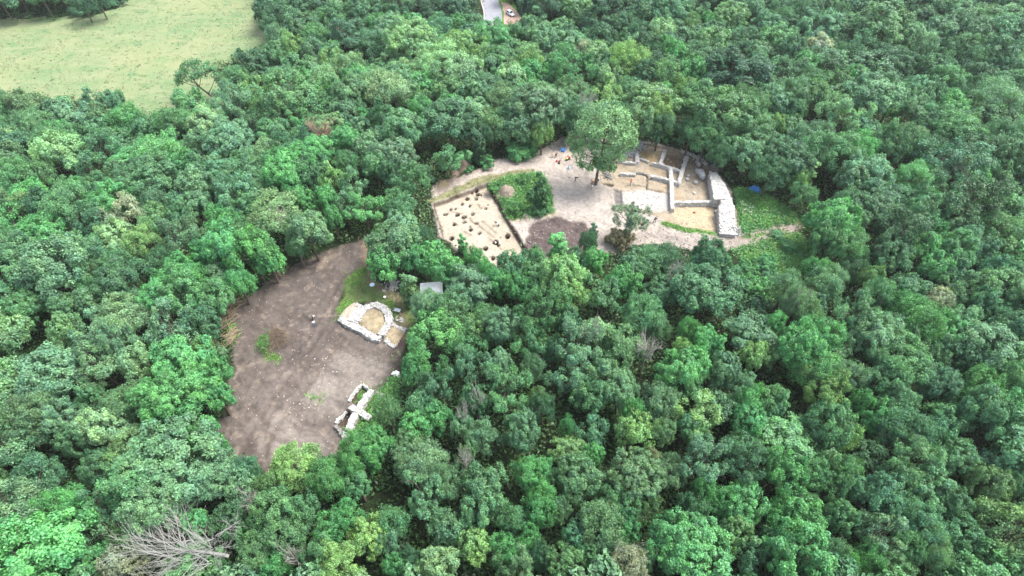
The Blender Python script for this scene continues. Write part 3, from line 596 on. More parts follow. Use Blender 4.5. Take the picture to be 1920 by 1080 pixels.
for (ox, oy), txt in TILES:
    for ent in txt.split('|'):
        a, b, w, code = ent.split(); place(ox+float(a)/3, oy+float(b)/3, float(w)/3, code)
N_SURV = len(TREES)
# woodland beyond the surveyed crowns: picture sides, gaps, margins outside the frame
GRIDC = {}
def near_trees(x, y):
    for i in (-1, 0, 1):
        for j in (-1, 0, 1):
            yield from GRIDC.get((int(x//14)+i, int(y//14)+j), ())
for T in TREES: GRIDC.setdefault((int(T['x']//14), int(T['y']//14)), []).append(T)
def blocked(x, y, R, H, st):
    z = float(base_h(np.array([x]), np.array([y]))[0])
    for (dx, dy, dz) in ((0, 0, 0), (0, 0, H*.5), (0, 0, H), (R*.9, 0, H*.6), (-R*.9, 0, H*.6), (0, -R*.9, H*.4), (0, R*.9, H*.6)):
        a, b, _ = project((x+dx, y+dy, z+dz))
        for P in OPEN:
            if in_poly(P, a, b): return True
    return False
for k in range(26000):
    y = rnd.uniform(2, 330); dep = y*CP+CAM_H*SP; x = rnd.uniform(-1, 1)*(dep*1020/FPX+14)
    R = rnd.choice((2.6, 3.2, 3.8, 4.4, 5.0, 5.8))*(1+.0016*max(0, y-60)); st = rnd.choice(('round', 'clump', 'feather', 'ragged', 'round'))
    a, b, _ = project((x, y, 6))
    inframe = 150 < a < 1770 and -20 < b < 1090
    H = tree_height(R, st)*(.76 if inframe else rnd.uniform(.92, 1.1))
    lim = .70 if inframe else .62
    if any(math.hypot(o['x']-x, o['y']-y) < lim*(o['R']+R) for o in near_trees(x, y)): continue
    if blocked(x, y, R, H, st): continue
    c = rnd.choice('mmggcbbdop' if x < 40 else 'mmgcddbgoc')
    if y > 150 and x > 10: c = rnd.choice('ddkcmgd')
    pp = project((x, y, float(base_h(np.array([x]), np.array([y]))[0])+H*.7))
    T = dict(x=x, y=y, R=R, H=H, c=c, st=st, px=pp[0], py=pp[1], w=2*R/1.02*FPX/pp[2]); TREES.append(T)
    GRIDC.setdefault((int(x//14), int(y//14)), []).append(T)
# ------------------------------------------------------------------ labels that single out each tree
LAND = [((955, 24), 'the parked white car'), ((375, 138), 'the leaning tree at the meadow'), ((1417, 353), 'the blue tarpaulin by the great wall'), ((697, 600), 'the round apse ruin'), ((665, 770), 'the cross-shaped white wall'), ((345, 1035), 'the fallen bare tree'), ((890, 420), 'the pitted trench'), ((1120, 270), 'the lone tree among the walls'), ((898, 280), 'the columnar yew'), ((810, 541), 'the white canopy'), ((515, 638), 'the brush pile'), ((597, 240), 'the leafless brown tree'), ((1500, 560), 'the bare branches on the slope'), ((1310, 880), 'the silvery white crown'), ((1910, 20), "the photo's top right corner"), ((1910, 1070), "the photo's bottom right corner"), ((10, 1070), "the photo's bottom left corner"), ((10, 300), "the left edge's upper part"), ((960, 1075), "the bottom edge's middle"), ((1910, 540), "the right edge's middle")]
ORD = ['nearest', 'second nearest', 'third nearest', 'fourth nearest', 'fifth nearest', 'sixth nearest', 'seventh nearest', 'eighth nearest', 'ninth nearest', 'tenth nearest', 'eleventh nearest', 'twelfth nearest']
def direction(dx, dy): return ('right of' if dx > 0 else 'left of') if abs(dx) > abs(dy) else ('below' if dy > 0 else 'above')
def sector_rank(T, lm):
    (lx, ly) = lm; dx, dy = T['px']-lx, T['py']-ly; dr = direction(dx, dy); d0 = math.hypot(dx, dy); n = 0
    for o in TREES:
        if o is T or o['c'] != T['c'] or (o['st'] == 'bush') != (T['st'] == 'bush') or not (0 < o['px'] < 1920 and 0 < o['py'] < 1080): continue
        ex, ey = o['px']-lx, o['py']-ly
        if direction(ex, ey) == dr and math.hypot(ex, ey) < d0: n += 1
    return n, dr
USED = set()
def tree_label(T):
    best = None
    for (lp, ln) in LAND:
        n, dr = sector_rank(T, lp); d = math.hypot(T['px']-lp[0], T['py']-lp[1])
        sc = n*70+d*.35
        if ln.startswith('the silvery') and T['c'] == 'w': continue
        lab = (CNAME[T['c']], ORD[n] if n < 12 else None, dr, ln)
        if n < 12 and lab not in USED and (best is None or sc < best[0]): best = (sc, lab)
    if best is None: return None
    USED.add(best[1]); c, o, dr, ln = best[1]
    if T['st'] == 'bush': return '%s shrub, %s such shrub %s %s' % (c, o, dr, ln)
    return '%s %s, %s such %s %s' % (c, 'slender tree' if T['st'] == 'narrow' else 'tree', o, dr, ln)
inview = [T for T in TREES if -20 < T['px'] < 1940 and -15 < T['py'] < 1095]
shr = [T for T in inview if T['st'] == 'bush']; tall = sorted([T for T in inview if T['st'] != 'bush'], key=lambda T: -T['w'])
ONE = shr+tall[:286]
ids = set(id(T) for T in ONE); REST = [T for T in TREES if id(T) not in ids]
cnt = 0
for T in ONE:
    bush = T['st'] == 'bush'; lst = STY[T['st']]; cm, tm = lst[rnd.randrange(len(lst))]
    lab = tree_label(T)
    if lab is None: REST.append(T); continue
    z = float(base_h(np.array([T['x']]), np.array([T['y']]))[0])
    root = thing('shrub' if bush else 'broadleaf_tree', lab, 'shrub' if bush else 'tree', (T['x'], T['y'], z-.05), rnd.uniform(0, 6.28), 'shrubs round the clearings' if bush else 'broadleaf trees of the wood')
    R, H = T['R'], T['H']; root.rotation_euler = (rnd.gauss(0, .07), rnd.gauss(0, .07), root.rotation_euler[2]); root.scale = (R*rnd.uniform(.84, 1.16), R*rnd.uniform(.84, 1.16), H/UNITH[T['st']]*rnd.uniform(.9, 1.16))
    cr = link('crown', cm, root); link('stems' if bush else 'trunk', tm, root)
    g = rnd.uniform(.85, 1.17); r = rnd.uniform(.92, 1.1); b = CRGB[T['c']]
    cr.color = (b[0]*g*r, b[1]*g, b[2]*g*rnd.uniform(.9, 1.1), 1); cnt += 1
# the rest of the wood as one mass
VA, FA, LA, TA = [], [], [], []; off = 0; TRK = Acc()
rs = np.random.default_rng(3)
for T in REST:
    V, Fq, v = RAW[T['st']][rnd.randrange(len(RAW[T['st']]))]
    vis_ = -25 < T['px'] < 1945 and -25 < T['py'] < 1100; step = 2 if vis_ and T['w'] > 34 else 4 if vis_ else 8; sel = np.arange(rs.integers(step), len(Fq), step)
    Q = V.reshape(-1, 4, 3)[sel]; c = Q.mean(1, keepdims=True); Q = c+(Q-c)*{2: 1.3, 4: 1.75, 8: 2.4}[step]
    a = rnd.uniform(0, 6.28); ca, sa = math.cos(a), math.sin(a); R, H = T['R'], T['H']
    X = (Q[..., 0]*ca-Q[..., 1]*sa)*R+T['x']; Y = (Q[..., 0]*sa+Q[..., 1]*ca)*R+T['y']; zb = float(base_h(np.array([T['x']]), np.array([T['y']]))[0])
    Zq = Q[..., 2]*H/UNITH[T['st']]+zb
    VA.append(np.stack([X, Y, Zq], -1).reshape(-1, 3)); n = len(sel); FA.append(np.arange(4*n).reshape(n, 4)+off); off += 4*n; LA.append(v[sel])
    g = rnd.uniform(.85, 1.17); b = CRGB[T['c']]; TA.append(np.tile([b[0]*g, b[1]*g, b[2]*g, 1], (n, 1)))
    TRK.add(*tube([[T['x'], T['y'], zb-.2], [T['x'], T['y'], zb+H*.7]], [.3, .12], 5))
if VA:
    tv = np.concatenate(TRK.V); tf = np.concatenate(TRK.F); nq = off//4
    w = link('woodland', np_mesh('woodland', np.concatenate(VA+[tv]), np.concatenate(FA+[tf+off]), [M_LEAFA, M_BARK],
        {'leafvar': ('FACE', 'FLOAT', np.concatenate(LA+[np.full(len(tf), .5)])), 'tint': ('FACE', 'FLOAT_COLOR', np.concatenate(TA+[np.full((len(tf), 4), .05)]))}, False, [0]*nq+[1]*len(tf)))
    w['kind'] = 'stuff'
print('TREES surveyed', N_SURV, 'all', len(TREES), 'single', cnt, 'rest', len(REST), 'rest faces', off//4)
# ------------------------------------------------------------------ special trees
def custom_tree(name, label, base, lobes, trunk_pts, trunk_r, limbs, col, leaf=(.26, .14), nsub=10, srf=.5, per=44, seed=7, cat='tree', group=None):
    V, F, v = crown_arrays(seed, [(np.array(l[:3]), l[3]) for l in lobes], nsub, srf, per, leaf[0], leaf[1], .25, .55)
    cm = np_mesh('crown', V, F, [M_LEAF], {'leafvar': ('FACE', 'FLOAT', v)}); A = Acc(); A.add(*tube(trunk_pts, trunk_r, 9))
    rng = np.random.default_rng(seed)
    for (i, l) in limbs:
        p0 = np.array(trunk_pts[i]); p1 = np.array(lobes[l][:3]); A.add(*tube([p0, p0*.5+p1*.5+np.array([0, 0, -.25]), p1], [trunk_r[i]*.55, trunk_r[i]*.35, .04], 6))
        for _ in range(4): A.add(*tube([p0*.25+p1*.75, p1+rng.normal(size=3)*lobes[l][3]*.7], [.05, .02], 4))
    root = thing(name, label, cat, base, 0, group)
    c = link('crown', cm, root); c.color = (*col, 1); link('trunk', A.mesh('trunk', [M_BARK], True), root); return root
k = 6.3
LT = [(.1,0,2.55,.4),(-.35,.2,2.42,.36),(.48,.1,2.36,.36),(.1,-.4,2.3,.34),(-.6,-.1,2.1,.32),(.8,0,2.0,.32),(.2,.5,2.2,.34),(.45,-.45,2.0,.3),(-.25,-.35,2.12,.3),(-.68,-.2,1.38,.30),(-.45,-.5,1.22,.27),(-.82,.1,1.55,.26),(.45,-.3,1.27,.29),(.7,.1,1.45,.27),(.3,-.5,1.05,.22),(-.02,-.1,1.02,.22),(.95,-.1,1.62,.24),(-.1,.3,1.55,.22),(.6,.4,1.8,.26),(-.5,.4,1.85,.26),(.02,-.5,1.2,.24),(.15,-.45,1.55,.26),(-.15,-.4,1.75,.24),(.35,-.2,1.75,.26)]
LT = [(a*k, b*k, c*7, d*k*1.12) for a, b, c, d in LT]
custom_tree('lone_tree', 'tall airy bright green tree standing alone between diggers and excavated walls', gat(1117, 345), LT, [(0, 0, -.3), (.05, 0, 3), (.25, 0, 7), (.6, 0, 11), (.5, 0, 15), (.6, 0, 18)], [.42, .3, .26, .22, .17, .07], [(1, 15), (2, 9), (2, 12), (2, 14), (2, 10), (3, 11), (3, 13), (3, 16), (3, 4), (3, 5), (4, 0), (4, 1), (4, 2), (4, 3), (4, 6), (4, 7)], (.155, .295, .14), (.24, .12), 12, .55, 54)
LN = [(-6.8,0,8.2,1.7),(-5.2,1.6,9.2,1.8),(-4.6,-1.6,8.6,1.7),(-2.6,.8,10.0,1.9),(-.6,-.8,9.3,1.7),(1.3,.6,8.6,1.7),(2.6,-.3,7.2,1.5),(-2.2,-2.0,8.8,1.5),(-7.4,-1,6.4,1.4),(-3.2,2.5,9.4,1.6),(0,2.2,9.0,1.6)]
custom_tree('leaning_tree', 'leaning flat-topped tree with bare trunk at the edge of the pale meadow', gat(405, 186), LN, [(0, 0, -.3), (-1.6, 0, 1.8), (-3.4, 0, 4.0), (-4.2, 0, 6.2), (-3.4, 0, 8.6)], [.32, .27, .22, .17, .08], [(2, 0), (2, 8), (3, 1), (3, 2), (3, 3), (3, 4), (3, 7), (2, 4), (4, 9), (4, 5), (1, 6)], CRGB['m'], (.26, .14), 9, .55, 36, 23)
def special(name, label, px, py, R, H, st, col, cat='tree', seedi=0):
    cm, tm = STY[st][seedi]; p = gat(px, py); r = thing(name, label, cat, p, .7*seedi); r.scale = (R, R, H/UNITH.get(st, 5.0))
    c = link('crown', cm, r); c.color = (*col, 1); link('trunk', tm, r); return r
special('yew_tree', 'dark columnar yew with smooth rounded top beside the soil heap', 899, 308, 1.75, 9.0, 'yew', (.045, .115, .055))
special('young_tree', 'dark bushy young tree rising from the weedy mound beside the plateau', 1012, 392, 2.3, 9.5, 'narrow', (.045, .13, .05), seedi=1)
UNITH['yew'] = 4.9
special('young_tree', 'leafy young tree standing right in front of the white canopy', 817, 596, 2.0, 6.6, 'narrow', (.085, .235, .085), seedi=0)
special('shrub', 'tall pale green shrub covering the left corner of the white canopy', 794, 566, 1.8, 2.6, 'bush', (.13, .25, .10), 'shrub')
for i, (a, b, R, lab) in enumerate([(1003, 372, 1.9, 'dark leafy bush left of the dark young tree on the weedy mound'), (982, 341, 1.6, 'leafy bush on the upper edge of the weedy mound'), (926, 356, 1.5, 'bright bush at the left corner of the weedy mound by the trench'), (968, 395, 1.7, 'leafy bush low on the weedy mound near its lower edge'), (1012, 400, 1.7, 'dark leafy bush at the foot of the dark young tree')]):
    special('shrub', lab, a, b, R, R*1.1, 'bush', [(.05, .15, .06), (.085, .23, .07)][i in (1, 2, 3)], 'shrub', i % 2)
special('young_tree', 'airy grey-green shrubby tree on the track bank left of the person in dark clothes', 1178, 446, 3.2, 8.5, 'ragged', (.15, .235, .15), seedi=2)
special('shrub', 'low ochre scrub below the airy grey-green shrubby tree', 1160, 455, 2.6, 3.0, 'bush', (.19, .19, .10), 'shrub', seedi=1)
def bare(px, py, w, label, mat, seed, H=10.5, fan=None, L=1.15, kz=.8, r=.034):
    p = at(px, py, H*kz); dep = project(p)[2]; R = w/2*dep/FPX; z = float(base_h(np.array([p.x]), np.array([p.y]))[0])
    br, tm = branch_mesh('branches', seed, mat, fan, 9, 3, .9, r, L)
    root = thing('bare_tree', label, 'bare tree', (p.x, p.y, z-.1), seed*1.3, 'leafless trees among the green crowns'); root.scale = (R, R, H/2.1)
    link('branches', br, root); link('trunk', tm, root); return root
for i, (px, py, w, lab, m) in enumerate([
    (1098, 192, 46, 'pale bare branches standing behind the lone tree among the walls', M_DEAD),
    (597, 238, 78, 'leafless brown twiggy tree amid green crowns left of the blue-green oak', M_DEADR),
    (1500, 556, 48, 'white bare branches sticking up on the slope below the right-hand track', M_DEAD),
    (1218, 640, 66, 'broad tangle of pale dead branches below the big dark oak', M_DEAD),
    (895, 740, 40, 'small white dead treetop right of the cross-shaped wall, upper of two', M_DEAD),
    (866, 768, 34, 'small white dead treetop right of the cross-shaped wall, lower of two', M_DEAD),
    (872, 855, 42, 'forked whitish dead branches above the wide feathery grey-green crown', M_DEAD),
    (470, 936, 44, 'crooked pale dead branch beside the dark grassy hollow at lower left', M_DEAD),
    (546, 1036, 48, 'grey leafless twigs near the bottom edge right of the fallen tree', M_DEAD),
    (1106, 624, 46, 'arching grey bare branches left of the broad dead tangle', M_DEAD),
    (1272, 505, 50, 'silvery bare limbs reaching over the left side of the dark oak', M_DEAD),
    (528, 405, 46, 'thin pale bare branches within the airy pale crown above the clearing', M_DEAD)]):
    bare(px, py, w*.95, lab, m, 300+i, 12.0)
# big fallen grey tree at lower left
M_DEADG = simple('grey_dead_wood', (.235, .235, .215), .9, .1, .3, 1.2)
br1, tm1 = branch_mesh('branches', 401, M_DEADG, ((-1, .12, .05), (.16, .55, .13)), 26, 3, .62, .0065, .95)
br2, _ = branch_mesh('branches', 402, M_DEADG, ((.35, .4, .7), (.7, .7, .35)), 14, 3, .8, .005, .45)
p = at(388, 1032, 8.3); ft = thing('fallen_tree', 'large grey leafless fallen tree with fanned branches at lower left', 'bare tree', (p.x, p.y, p.z-1.2), 0, 'leafless trees among the green crowns'); ft.scale = (9.6, 9.6, 8)
link('branches', br1, ft); link('branches', br2, ft); link('trunk', tm1, ft)
# ------------------------------------------------------------------ stuff: undergrowth, weeds, grass, loose stones
rg = np.random.default_rng(77)
def clump_leaves(P, n, hw, hz, a, b, cols, name):
    m = len(P); off_ = rg.normal(size=(m, n, 3))*np.array([.42, .42, .3])[None, None]*hw[:, None, None]; off_[..., 2] = np.abs(off_[..., 2])*hz[:, None]
    C = (P[:, None, :]+off_).reshape(-1, 3); N = unit(rg.normal(size=C.shape)*.7+np.array([0, 0, .9])+unit(off_).reshape(-1, 3)*.5)
    V, F = leaf_quads(C, N, a, b, rg); lv = np.clip(.5+rg.normal(size=(m, 1))*.15+rg.normal(size=(m, n))*.18, 0, 1).ravel()
    tc = np.repeat(np.concatenate([cols, np.ones((m, 1))], 1), n, 0)
    o = link(name, np_mesh(name, V, F, [M_LEAFA], {'leafvar': ('FACE', 'FLOAT', lv), 'tint': ('FACE', 'FLOAT_COLOR', tc)})); o['kind'] = 'stuff'; return o
yy = rg.uniform(8, 235, 16000); xx = rg.uniform(-1, 1, 16000)*((yy*CP+CAM_H*SP)*1000/FPX)
out = np.ones(len(xx), bool)
for kk in ('lower', 'upper', 'meadow', 'road', 'paving', 'lgrass', 'strip', 'bank', 'slope', 'rgrass'): out &= sdf(PW[kk], xx, yy) > .8
xx, yy = xx[out], yy[out]; P = np.stack([xx, yy, full_h(xx, yy)+.1], 1)
base = np.array([[.045, .105, .035], [.035, .085, .03], [.07, .15, .04], [.06, .11, .05], [.05, .13, .035]])
clump_leaves(P, 20, rg.uniform(1.2, 3.2, len(P)), rg.uniform(.7, 1.6, len(P)), .30, .18, base[rg.integers(5, size=len(P))], 'undergrowth')
def in_zone(keys, n, inset=.2):
    pts = []
    for q in keys:
        Pq = PW[q]; lo, hi = Pq.min(0), Pq.max(0); a = rg.uniform(lo[0], hi[0], n*3); b = rg.uniform(lo[1], hi[1], n*3); m = sdf(Pq, a, b) < -inset; a, b = a[m][:n], b[m][:n]
        pts.append(np.stack([a, b, full_h(a, b)], 1))
    return np.concatenate(pts)
P = np.concatenate([in_zone(('slope',), 900), in_zone(('bank',), 650), in_zone(('island',), 420), in_zone(('rgrass',), 260)])
P = P[line_d(pl((1350,456),(1400,446),(1440,434),(1496,424)), P[:, 0], P[:, 1]) > 1.3]; isl_heap = SPOILW[3]; keep = np.hypot(P[:, 0]-isl_heap[0], P[:, 1]-isl_heap[1]) > isl_heap[2]*1.05; P = P[keep]
for H_ in (HOL1, HOL2): P = P[sdf(H_, P[:, 0], P[:, 1]) > .2]
gb = np.array([[.10, .27, .075], [.08, .22, .065], [.15, .28, .09], [.09, .25, .08]])
clump_leaves(P+np.array([0, 0, .05]), 26, rg.uniform(.6, 1.5, len(P)), rg.uniform(.5, 1.3, len(P)), .20, .10, gb[rg.integers(4, size=len(P))], 'weeds')
def edge_weeds(pts, n, sp):
    L = pl(*pts); t = rg.uniform(0, len(L)-1.001, n); i = t.astype(int); f = (t-i)[:, None]; q = L[i]*(1-f)+L[i+1]*f+rg.normal(size=(n, 2))*sp; return np.concatenate([q, full_h(q[:, 0], q[:, 1])[:, None]], 1)
P = np.concatenate([edge_weeds([(1245, 420), (1290, 432), (1345, 438)], 150, .35), edge_weeds([(730, 572), (742, 588)], 40, .6), edge_weeds([(652, 545), (668, 520), (686, 505)], 60, .9), edge_weeds([(637, 598), (646, 575), (655, 570)], 40, .4), edge_weeds([(486, 632), (497, 655), (520, 676)], 45, .5), edge_weeds([(680, 728), (668, 748)], 26, .4), edge_weeds([(585, 744), (600, 748)], 10, .5), edge_weeds([(428, 600), (440, 640)], 30, .6), edge_weeds([(1390, 448), (1430, 440), (1480, 432)], 60, .5), edge_weeds([(655, 803), (672, 790), (690, 775)], 60, .5), edge_weeds([(690, 740), (712, 750), (700, 765)], 80, .7)])
clump_leaves(P, 16, rg.uniform(.4, .8, len(P)), rg.uniform(.5, .9, len(P)), .14, .06, np.tile([[.13, .29, .06]], (len(P), 1))*rg.uniform(.7, 1.15, (len(P), 1)), 'edge_weeds')
P = in_zone(('meadow',), 4000, 1.0); vis = [(-60 < project(q)[0] < 1980 and project(q)[1] > -60) for q in P]; P = P[np.array(vis)]
mc_ = np.array([[.15, .185, .095], [.11, .165, .075], [.19, .20, .115], [.09, .15, .065]])
P[:, 2] += .12
clump_leaves(P, 5, rg.uniform(.5, 1.1, len(P)), rg.uniform(.2, .5, len(P)), .22, .07, mc_[rg.integers(4, size=len(P))], 'meadow_tufts')
P = np.concatenate([in_zone(('lgrass',), 500), in_zone(('strip',), 260)])
clump_leaves(P, 8, rg.uniform(.3, .6, len(P)), rg.uniform(.15, .35, len(P)), .12, .05, np.array([[.16, .19, .07], [.10, .19, .045], [.2, .19, .1]])[rg.integers(3, size=len(P))], 'grass')
# wild white flowers on the bank
P = edge_weeds([(1396, 385), (1402, 398), (1410, 408)], 34, .8)[::2]
M_FLOWER = simple('white_petals', (.75, .75, .72), .8, .1, .1)
Vf, Ff = leaf_quads(np.repeat(P+np.array([0, 0, .7]), 5, 0)+rg.normal(size=(85, 3))*.22, unit(rg.normal(size=(85, 3))+np.array([0, 0, 1.2])), .11, .08, rg)
o = link('wildflowers', np_mesh('wildflowers', Vf, Ff, [M_FLOWER])); o['kind'] = 'stuff'
CUBE_V = np.array([(x, y, z) for x in (-1, 1) for y in (-1, 1) for z in (-1, 1)], float); CUBE_F = np.array([(0, 1, 3, 2), (4, 6, 7, 5), (0, 4, 5, 1), (2, 3, 7, 6), (0, 2, 6, 4), (1, 5, 7, 3)])
def rand_rot(rng):
    q = rng.normal(size=4); q /= np.linalg.norm(q); w, x, y, z = q
    return np.array([[1-2*(y*y+z*z), 2*(x*y-z*w), 2*(x*z+y*w)], [2*(x*y+z*w), 1-2*(x*x+z*z), 2*(y*z-x*w)], [2*(x*z-y*w), 2*(y*z+x*w), 1-2*(x*x+y*y)]])
def rock(A, p, s, rng, mi=0, tilt=1.0):
    V = CUBE_V*(1+rng.uniform(-.32, .12, (8, 3)))*np.array([s*rng.uniform(.6, 1), s*rng.uniform(.5, .9), s*rng.uniform(.35, .65)])*.5
    if tilt >= 1: V = V@rand_rot(rng).T
    else:
        a = rng.uniform(0, 6.28); c, d = math.cos(a), math.sin(a); V = V@np.array([[c, -d, 0], [d, c, 0], [0, 0, 1]]).T + rng.normal(size=3)*0
    A.add(V+np.asarray(p), CUBE_F, mi)
A = Acc()
for keys, n, s0, s1 in ((('lower',), 330, .07, .2), (('upper',), 1100, .10, .30), (('trench',), 60, .1, .2), (('exc',), 220, .12, .35)):
    for q in in_zone(keys, n, .2): rock(A, q+np.array([0, 0, .03]), rg.uniform(s0, s1)*(1.5 if rg.uniform() > .93 else 1), rg)
for (a, b, sp, n) in ((558, 778, 2.0, 36), (612, 690, 4, 40), (660, 720, 2.5, 30), (1180, 440, 5, 160), (1250, 450, 4, 160), (1300, 455, 3, 90), (1190, 400, 3, 60), (1090, 270, 2.0, 90), (1062, 268, 2, 60), (1350, 445, 2, 90), (985, 408, .8, 25), (960, 360, 1.4, 24), (1290, 288, 3, 60), (1318, 290, 2.2, 60), (1000, 440, 3, 50)):
    p = gat(a, b)
    for _ in range(n):
        x, y = p.x+rg.normal()*sp, p.y+rg.normal()*sp; rock(A, (x, y, float(full_h(np.array([x]), np.array([y]))[0])+.04), rg.uniform(.12, .36), rg)
M_PEB = simple('loose_stone', (.33, .30, .27), .9, .15, .35, .7)
o = link('loose_stones', A.mesh('loose_stones', [M_PEB])); o['kind'] = 'stuff'
# ------------------------------------------------------------------ ruins
def resample(P, n):
    P = np.asarray(P, float); s = np.concatenate([[0], np.cumsum(np.linalg.norm(np.diff(P, axis=0), axis=1))]); t = np.linspace(0, s[-1], n)
    return np.stack([np.interp(t, s, P[:, i]) for i in range(P.shape[1])], 1)
def wall_strip(A, Lp, Rp, h, rng, mi=0, nz=3, rocks=1.0, step=.3, rough=.09, rmi=0, hvar=.15, zbase=None, top_rows=None):
    """a rubble wall between a left and a right top edge (XY), its face going down to the ground"""
    ln = max(np.linalg.norm(np.diff(np.asarray(Lp), axis=0), axis=1).sum(), np.linalg.norm(np.diff(np.asarray(Rp), axis=0), axis=1).sum())
    n = max(3, int(ln/step)); L = resample(Lp, n); Rr = resample(Rp, n); wd = np.linalg.norm(Rr-L, axis=1).mean(); m = top_rows or max(3, int(wd/.3)+1)
    mid = (L+Rr)/2; zg = full_h(mid[:, 0], mid[:, 1]) if zbase is None else np.full(n, zbase)
    zg = np.convolve(np.pad(zg, 3, 'edge'), np.ones(7)/7, 'valid'); V = []; ph = rng.uniform(0, 6)
    for i in range(n):
        hh = h[0]+(h[1]-h[0])*i/(n-1) if hasattr(h, '__len__') else h
        hh *= 1+hvar*(math.sin(i*.9+ph)*.4+rng.uniform(-.6, .6)); row = []
        o = (L[i]-Rr[i])/max(.01, np.linalg.norm(L[i]-Rr[i]))
        for k in range(nz): f = k/nz; row.append((*(L[i]+o*.06*(1-f)), zg[i]-.25+(hh+.25)*f))
        for k in range(m): f = k/(m-1); row.append((*(L[i]*(1-f)+Rr[i]*f), zg[i]+hh+(.06*math.sin(f*3.1))))
        for k in range(nz): f = 1-(k+1)/nz; row.append((*(Rr[i]-o*.06*(1-f)), zg[i]-.25+(hh+.25)*f))
        V.append(row)
    V = np.array(V); V += rng.normal(size=V.shape)*rough*np.array([.7, .7, .7]); c = V.shape[1]
    F = grid_faces(c, n)
    caps = []
    for i0, fl in ((0, 1), ((n-1)*c, -1)):
        for k in range(c//2):
            q = [i0+k, i0+k+1, i0+c-2-k, i0+c-1-k]
            if len(set(q)) == 4: caps.append(q[::fl])
    A.add(V.reshape(-1, 3), np.concatenate([F, np.array(caps)]) if caps else F, mi)
    for _ in range(int(ln*wd*8*rocks)):
        i = rng.integers(n); f = rng.uniform(.02, .98); p = V[i, nz:nz+m].mean(0)*0+V[i, nz+int(f*(m-1))]; rock(A, p+np.array([0, 0, .02]), rng.uniform(.14, .34), rng, rmi, .5)
    for _ in range(int(ln*2.0*rocks)):
        i = rng.integers(n); p = V[i, 0 if rng.uniform() < .5 else c-1]; rock(A, (p[0]+rng.normal()*.15, p[1]+rng.normal()*.15, zg[i]+.05), rng.uniform(.12, .3), rng, rmi)
def edges_from_mid(P, w):
    P = np.asarray(P, float)[:, :2]; d = np.gradient(P, axis=0) if len(P) > 2 else np.repeat((P[1]-P[0])[None], 2, 0); d /= np.linalg.norm(d, axis=1, keepdims=True); nrm = np.stack([-d[:, 1], d[:, 0]], 1)
    return P+nrm*w/2, P-nrm*w/2
def wall_mid(A, px, w, h, rng, mi=0, **k):
    hh = h[0] if hasattr(h, '__len__') else h
    P = np.array([gat(a, b, hh)[:2] for a, b in px]); P = resample(P, max(len(P), 4)); L, Rr = edges_from_mid(P, w); wall_strip(A, L, Rr, h, rng, mi, **k)
rw = np.random.default_rng(19)
def single_wall(label, px, w, h, mat=None, group='low excavated walls of the site', **k):
    w *= .88; A = Acc(); B = Acc(); wall_mid(A, px, w, h, rw, rocks=0, **k)
    P = np.array([gat(a, b, h)[:2] for a, b in px]); P = resample(P, 24)
    for q in P:
        for _ in range(3): rock(B, (q[0]+rw.normal()*w*.3, q[1]+rw.normal()*w*.3, float(full_h(q[:1], q[1:2])[0])+h+.03), rw.uniform(.16, .4), rw, 0, .5)
    t = tag(link('stone_wall', A.mesh('stone_wall', [mat or M_LIME])), label, 'wall', group); link('capstones', B.mesh('capstones', [mat or M_LIME]), t); return t
single_wall('short pale wall slanting down from the back bank, left of two parallel ones', [(1247, 281), (1238, 308)], .85, 1.0)
single_wall('longer pale wall slanting down from the back bank, right of two parallel ones', [(1288, 293), (1273, 342)], .9, 1.05)
single_wall('low wall joining the two slanting walls across the dug floor', [(1224, 305), (1239, 308), (1257, 314), (1278, 320)], .7, .85)
single_wall('long straight pale wall running down the middle of the excavation', [(1258, 314), (1259, 340), (1260, 362), (1261, 391)], .95, 1.0)
single_wall('thin tapering wall crossing the long middle wall below the upper cross wall', [(1221, 329), (1240, 333), (1257, 337), (1276, 344)], .75, .9)
single_wall('straight horizontal wall from the long middle wall to the great wall', [(1264, 378), (1300, 378), (1351, 377)], .9, 1.1)
single_wall('low pale wall line right behind the lone tree', [(1158, 301), (1176, 304), (1192, 305)], .7, .6)
single_wall('stubby upright pale wall piece right of the lone tree', [(1195, 287), (1195, 304)], .95, .75)
single_wall('small curved wall fragment right of the stubby wall piece', [(1198, 297), (1207, 299), (1215, 303)], .5, .4)
single_wall('long thin wall row below the lone tree crown, above the worker in red', [(1163, 325), (1178, 326), (1192, 327)], .65, .6)
single_wall('broken dark-gapped wall row continuing right of the thin row', [(1193, 324), (1203, 324), (1214, 328)], .4, .35, M_LIMEG)
single_wall('low kerb of stones edging the back of the excavation under the trees', [(1278, 281), (1292, 287), (1305, 293), (1316, 300), (1326, 308)], .7, .3)
def pile(name, label, spots, smin, smax, mat, cat='stones', group=None):
    A = Acc()
    for (a, b, sp, n, hgt) in spots:
        p = gat(a, b); s = project(p)[2]/FPX
        for _ in range(n):
            dx, dy = rw.normal()*.45, rw.normal()*.45; x, y = p.x+dx*sp*s, p.y+dy*sp*s*1.3; f = max(0, 1-math.hypot(dx, dy)); rock(A, (x, y, float(full_h(np.array([x]), np.array([y]))[0])+.08+hgt*f*rw.uniform(.2, 1)), rw.uniform(smin, smax)*1.08, rw)
    return tag(link(name, A.mesh(name, [mat])), label, cat, group)
pile('stone_pile', 'heap of white stones at the back edge right of the lone tree', [(1200, 275, 9, 170, 1.2)], .25, .6, M_LIMEW)
pile('stone_pile', 'row of pale rubble behind the lone tree crown', [(1150, 289, 11, 90, .5), (1162, 288, 11, 90, .5), (1174, 287, 13, 110, .5), (1186, 286, 11, 80, .5)], .25, .7, M_LIME)
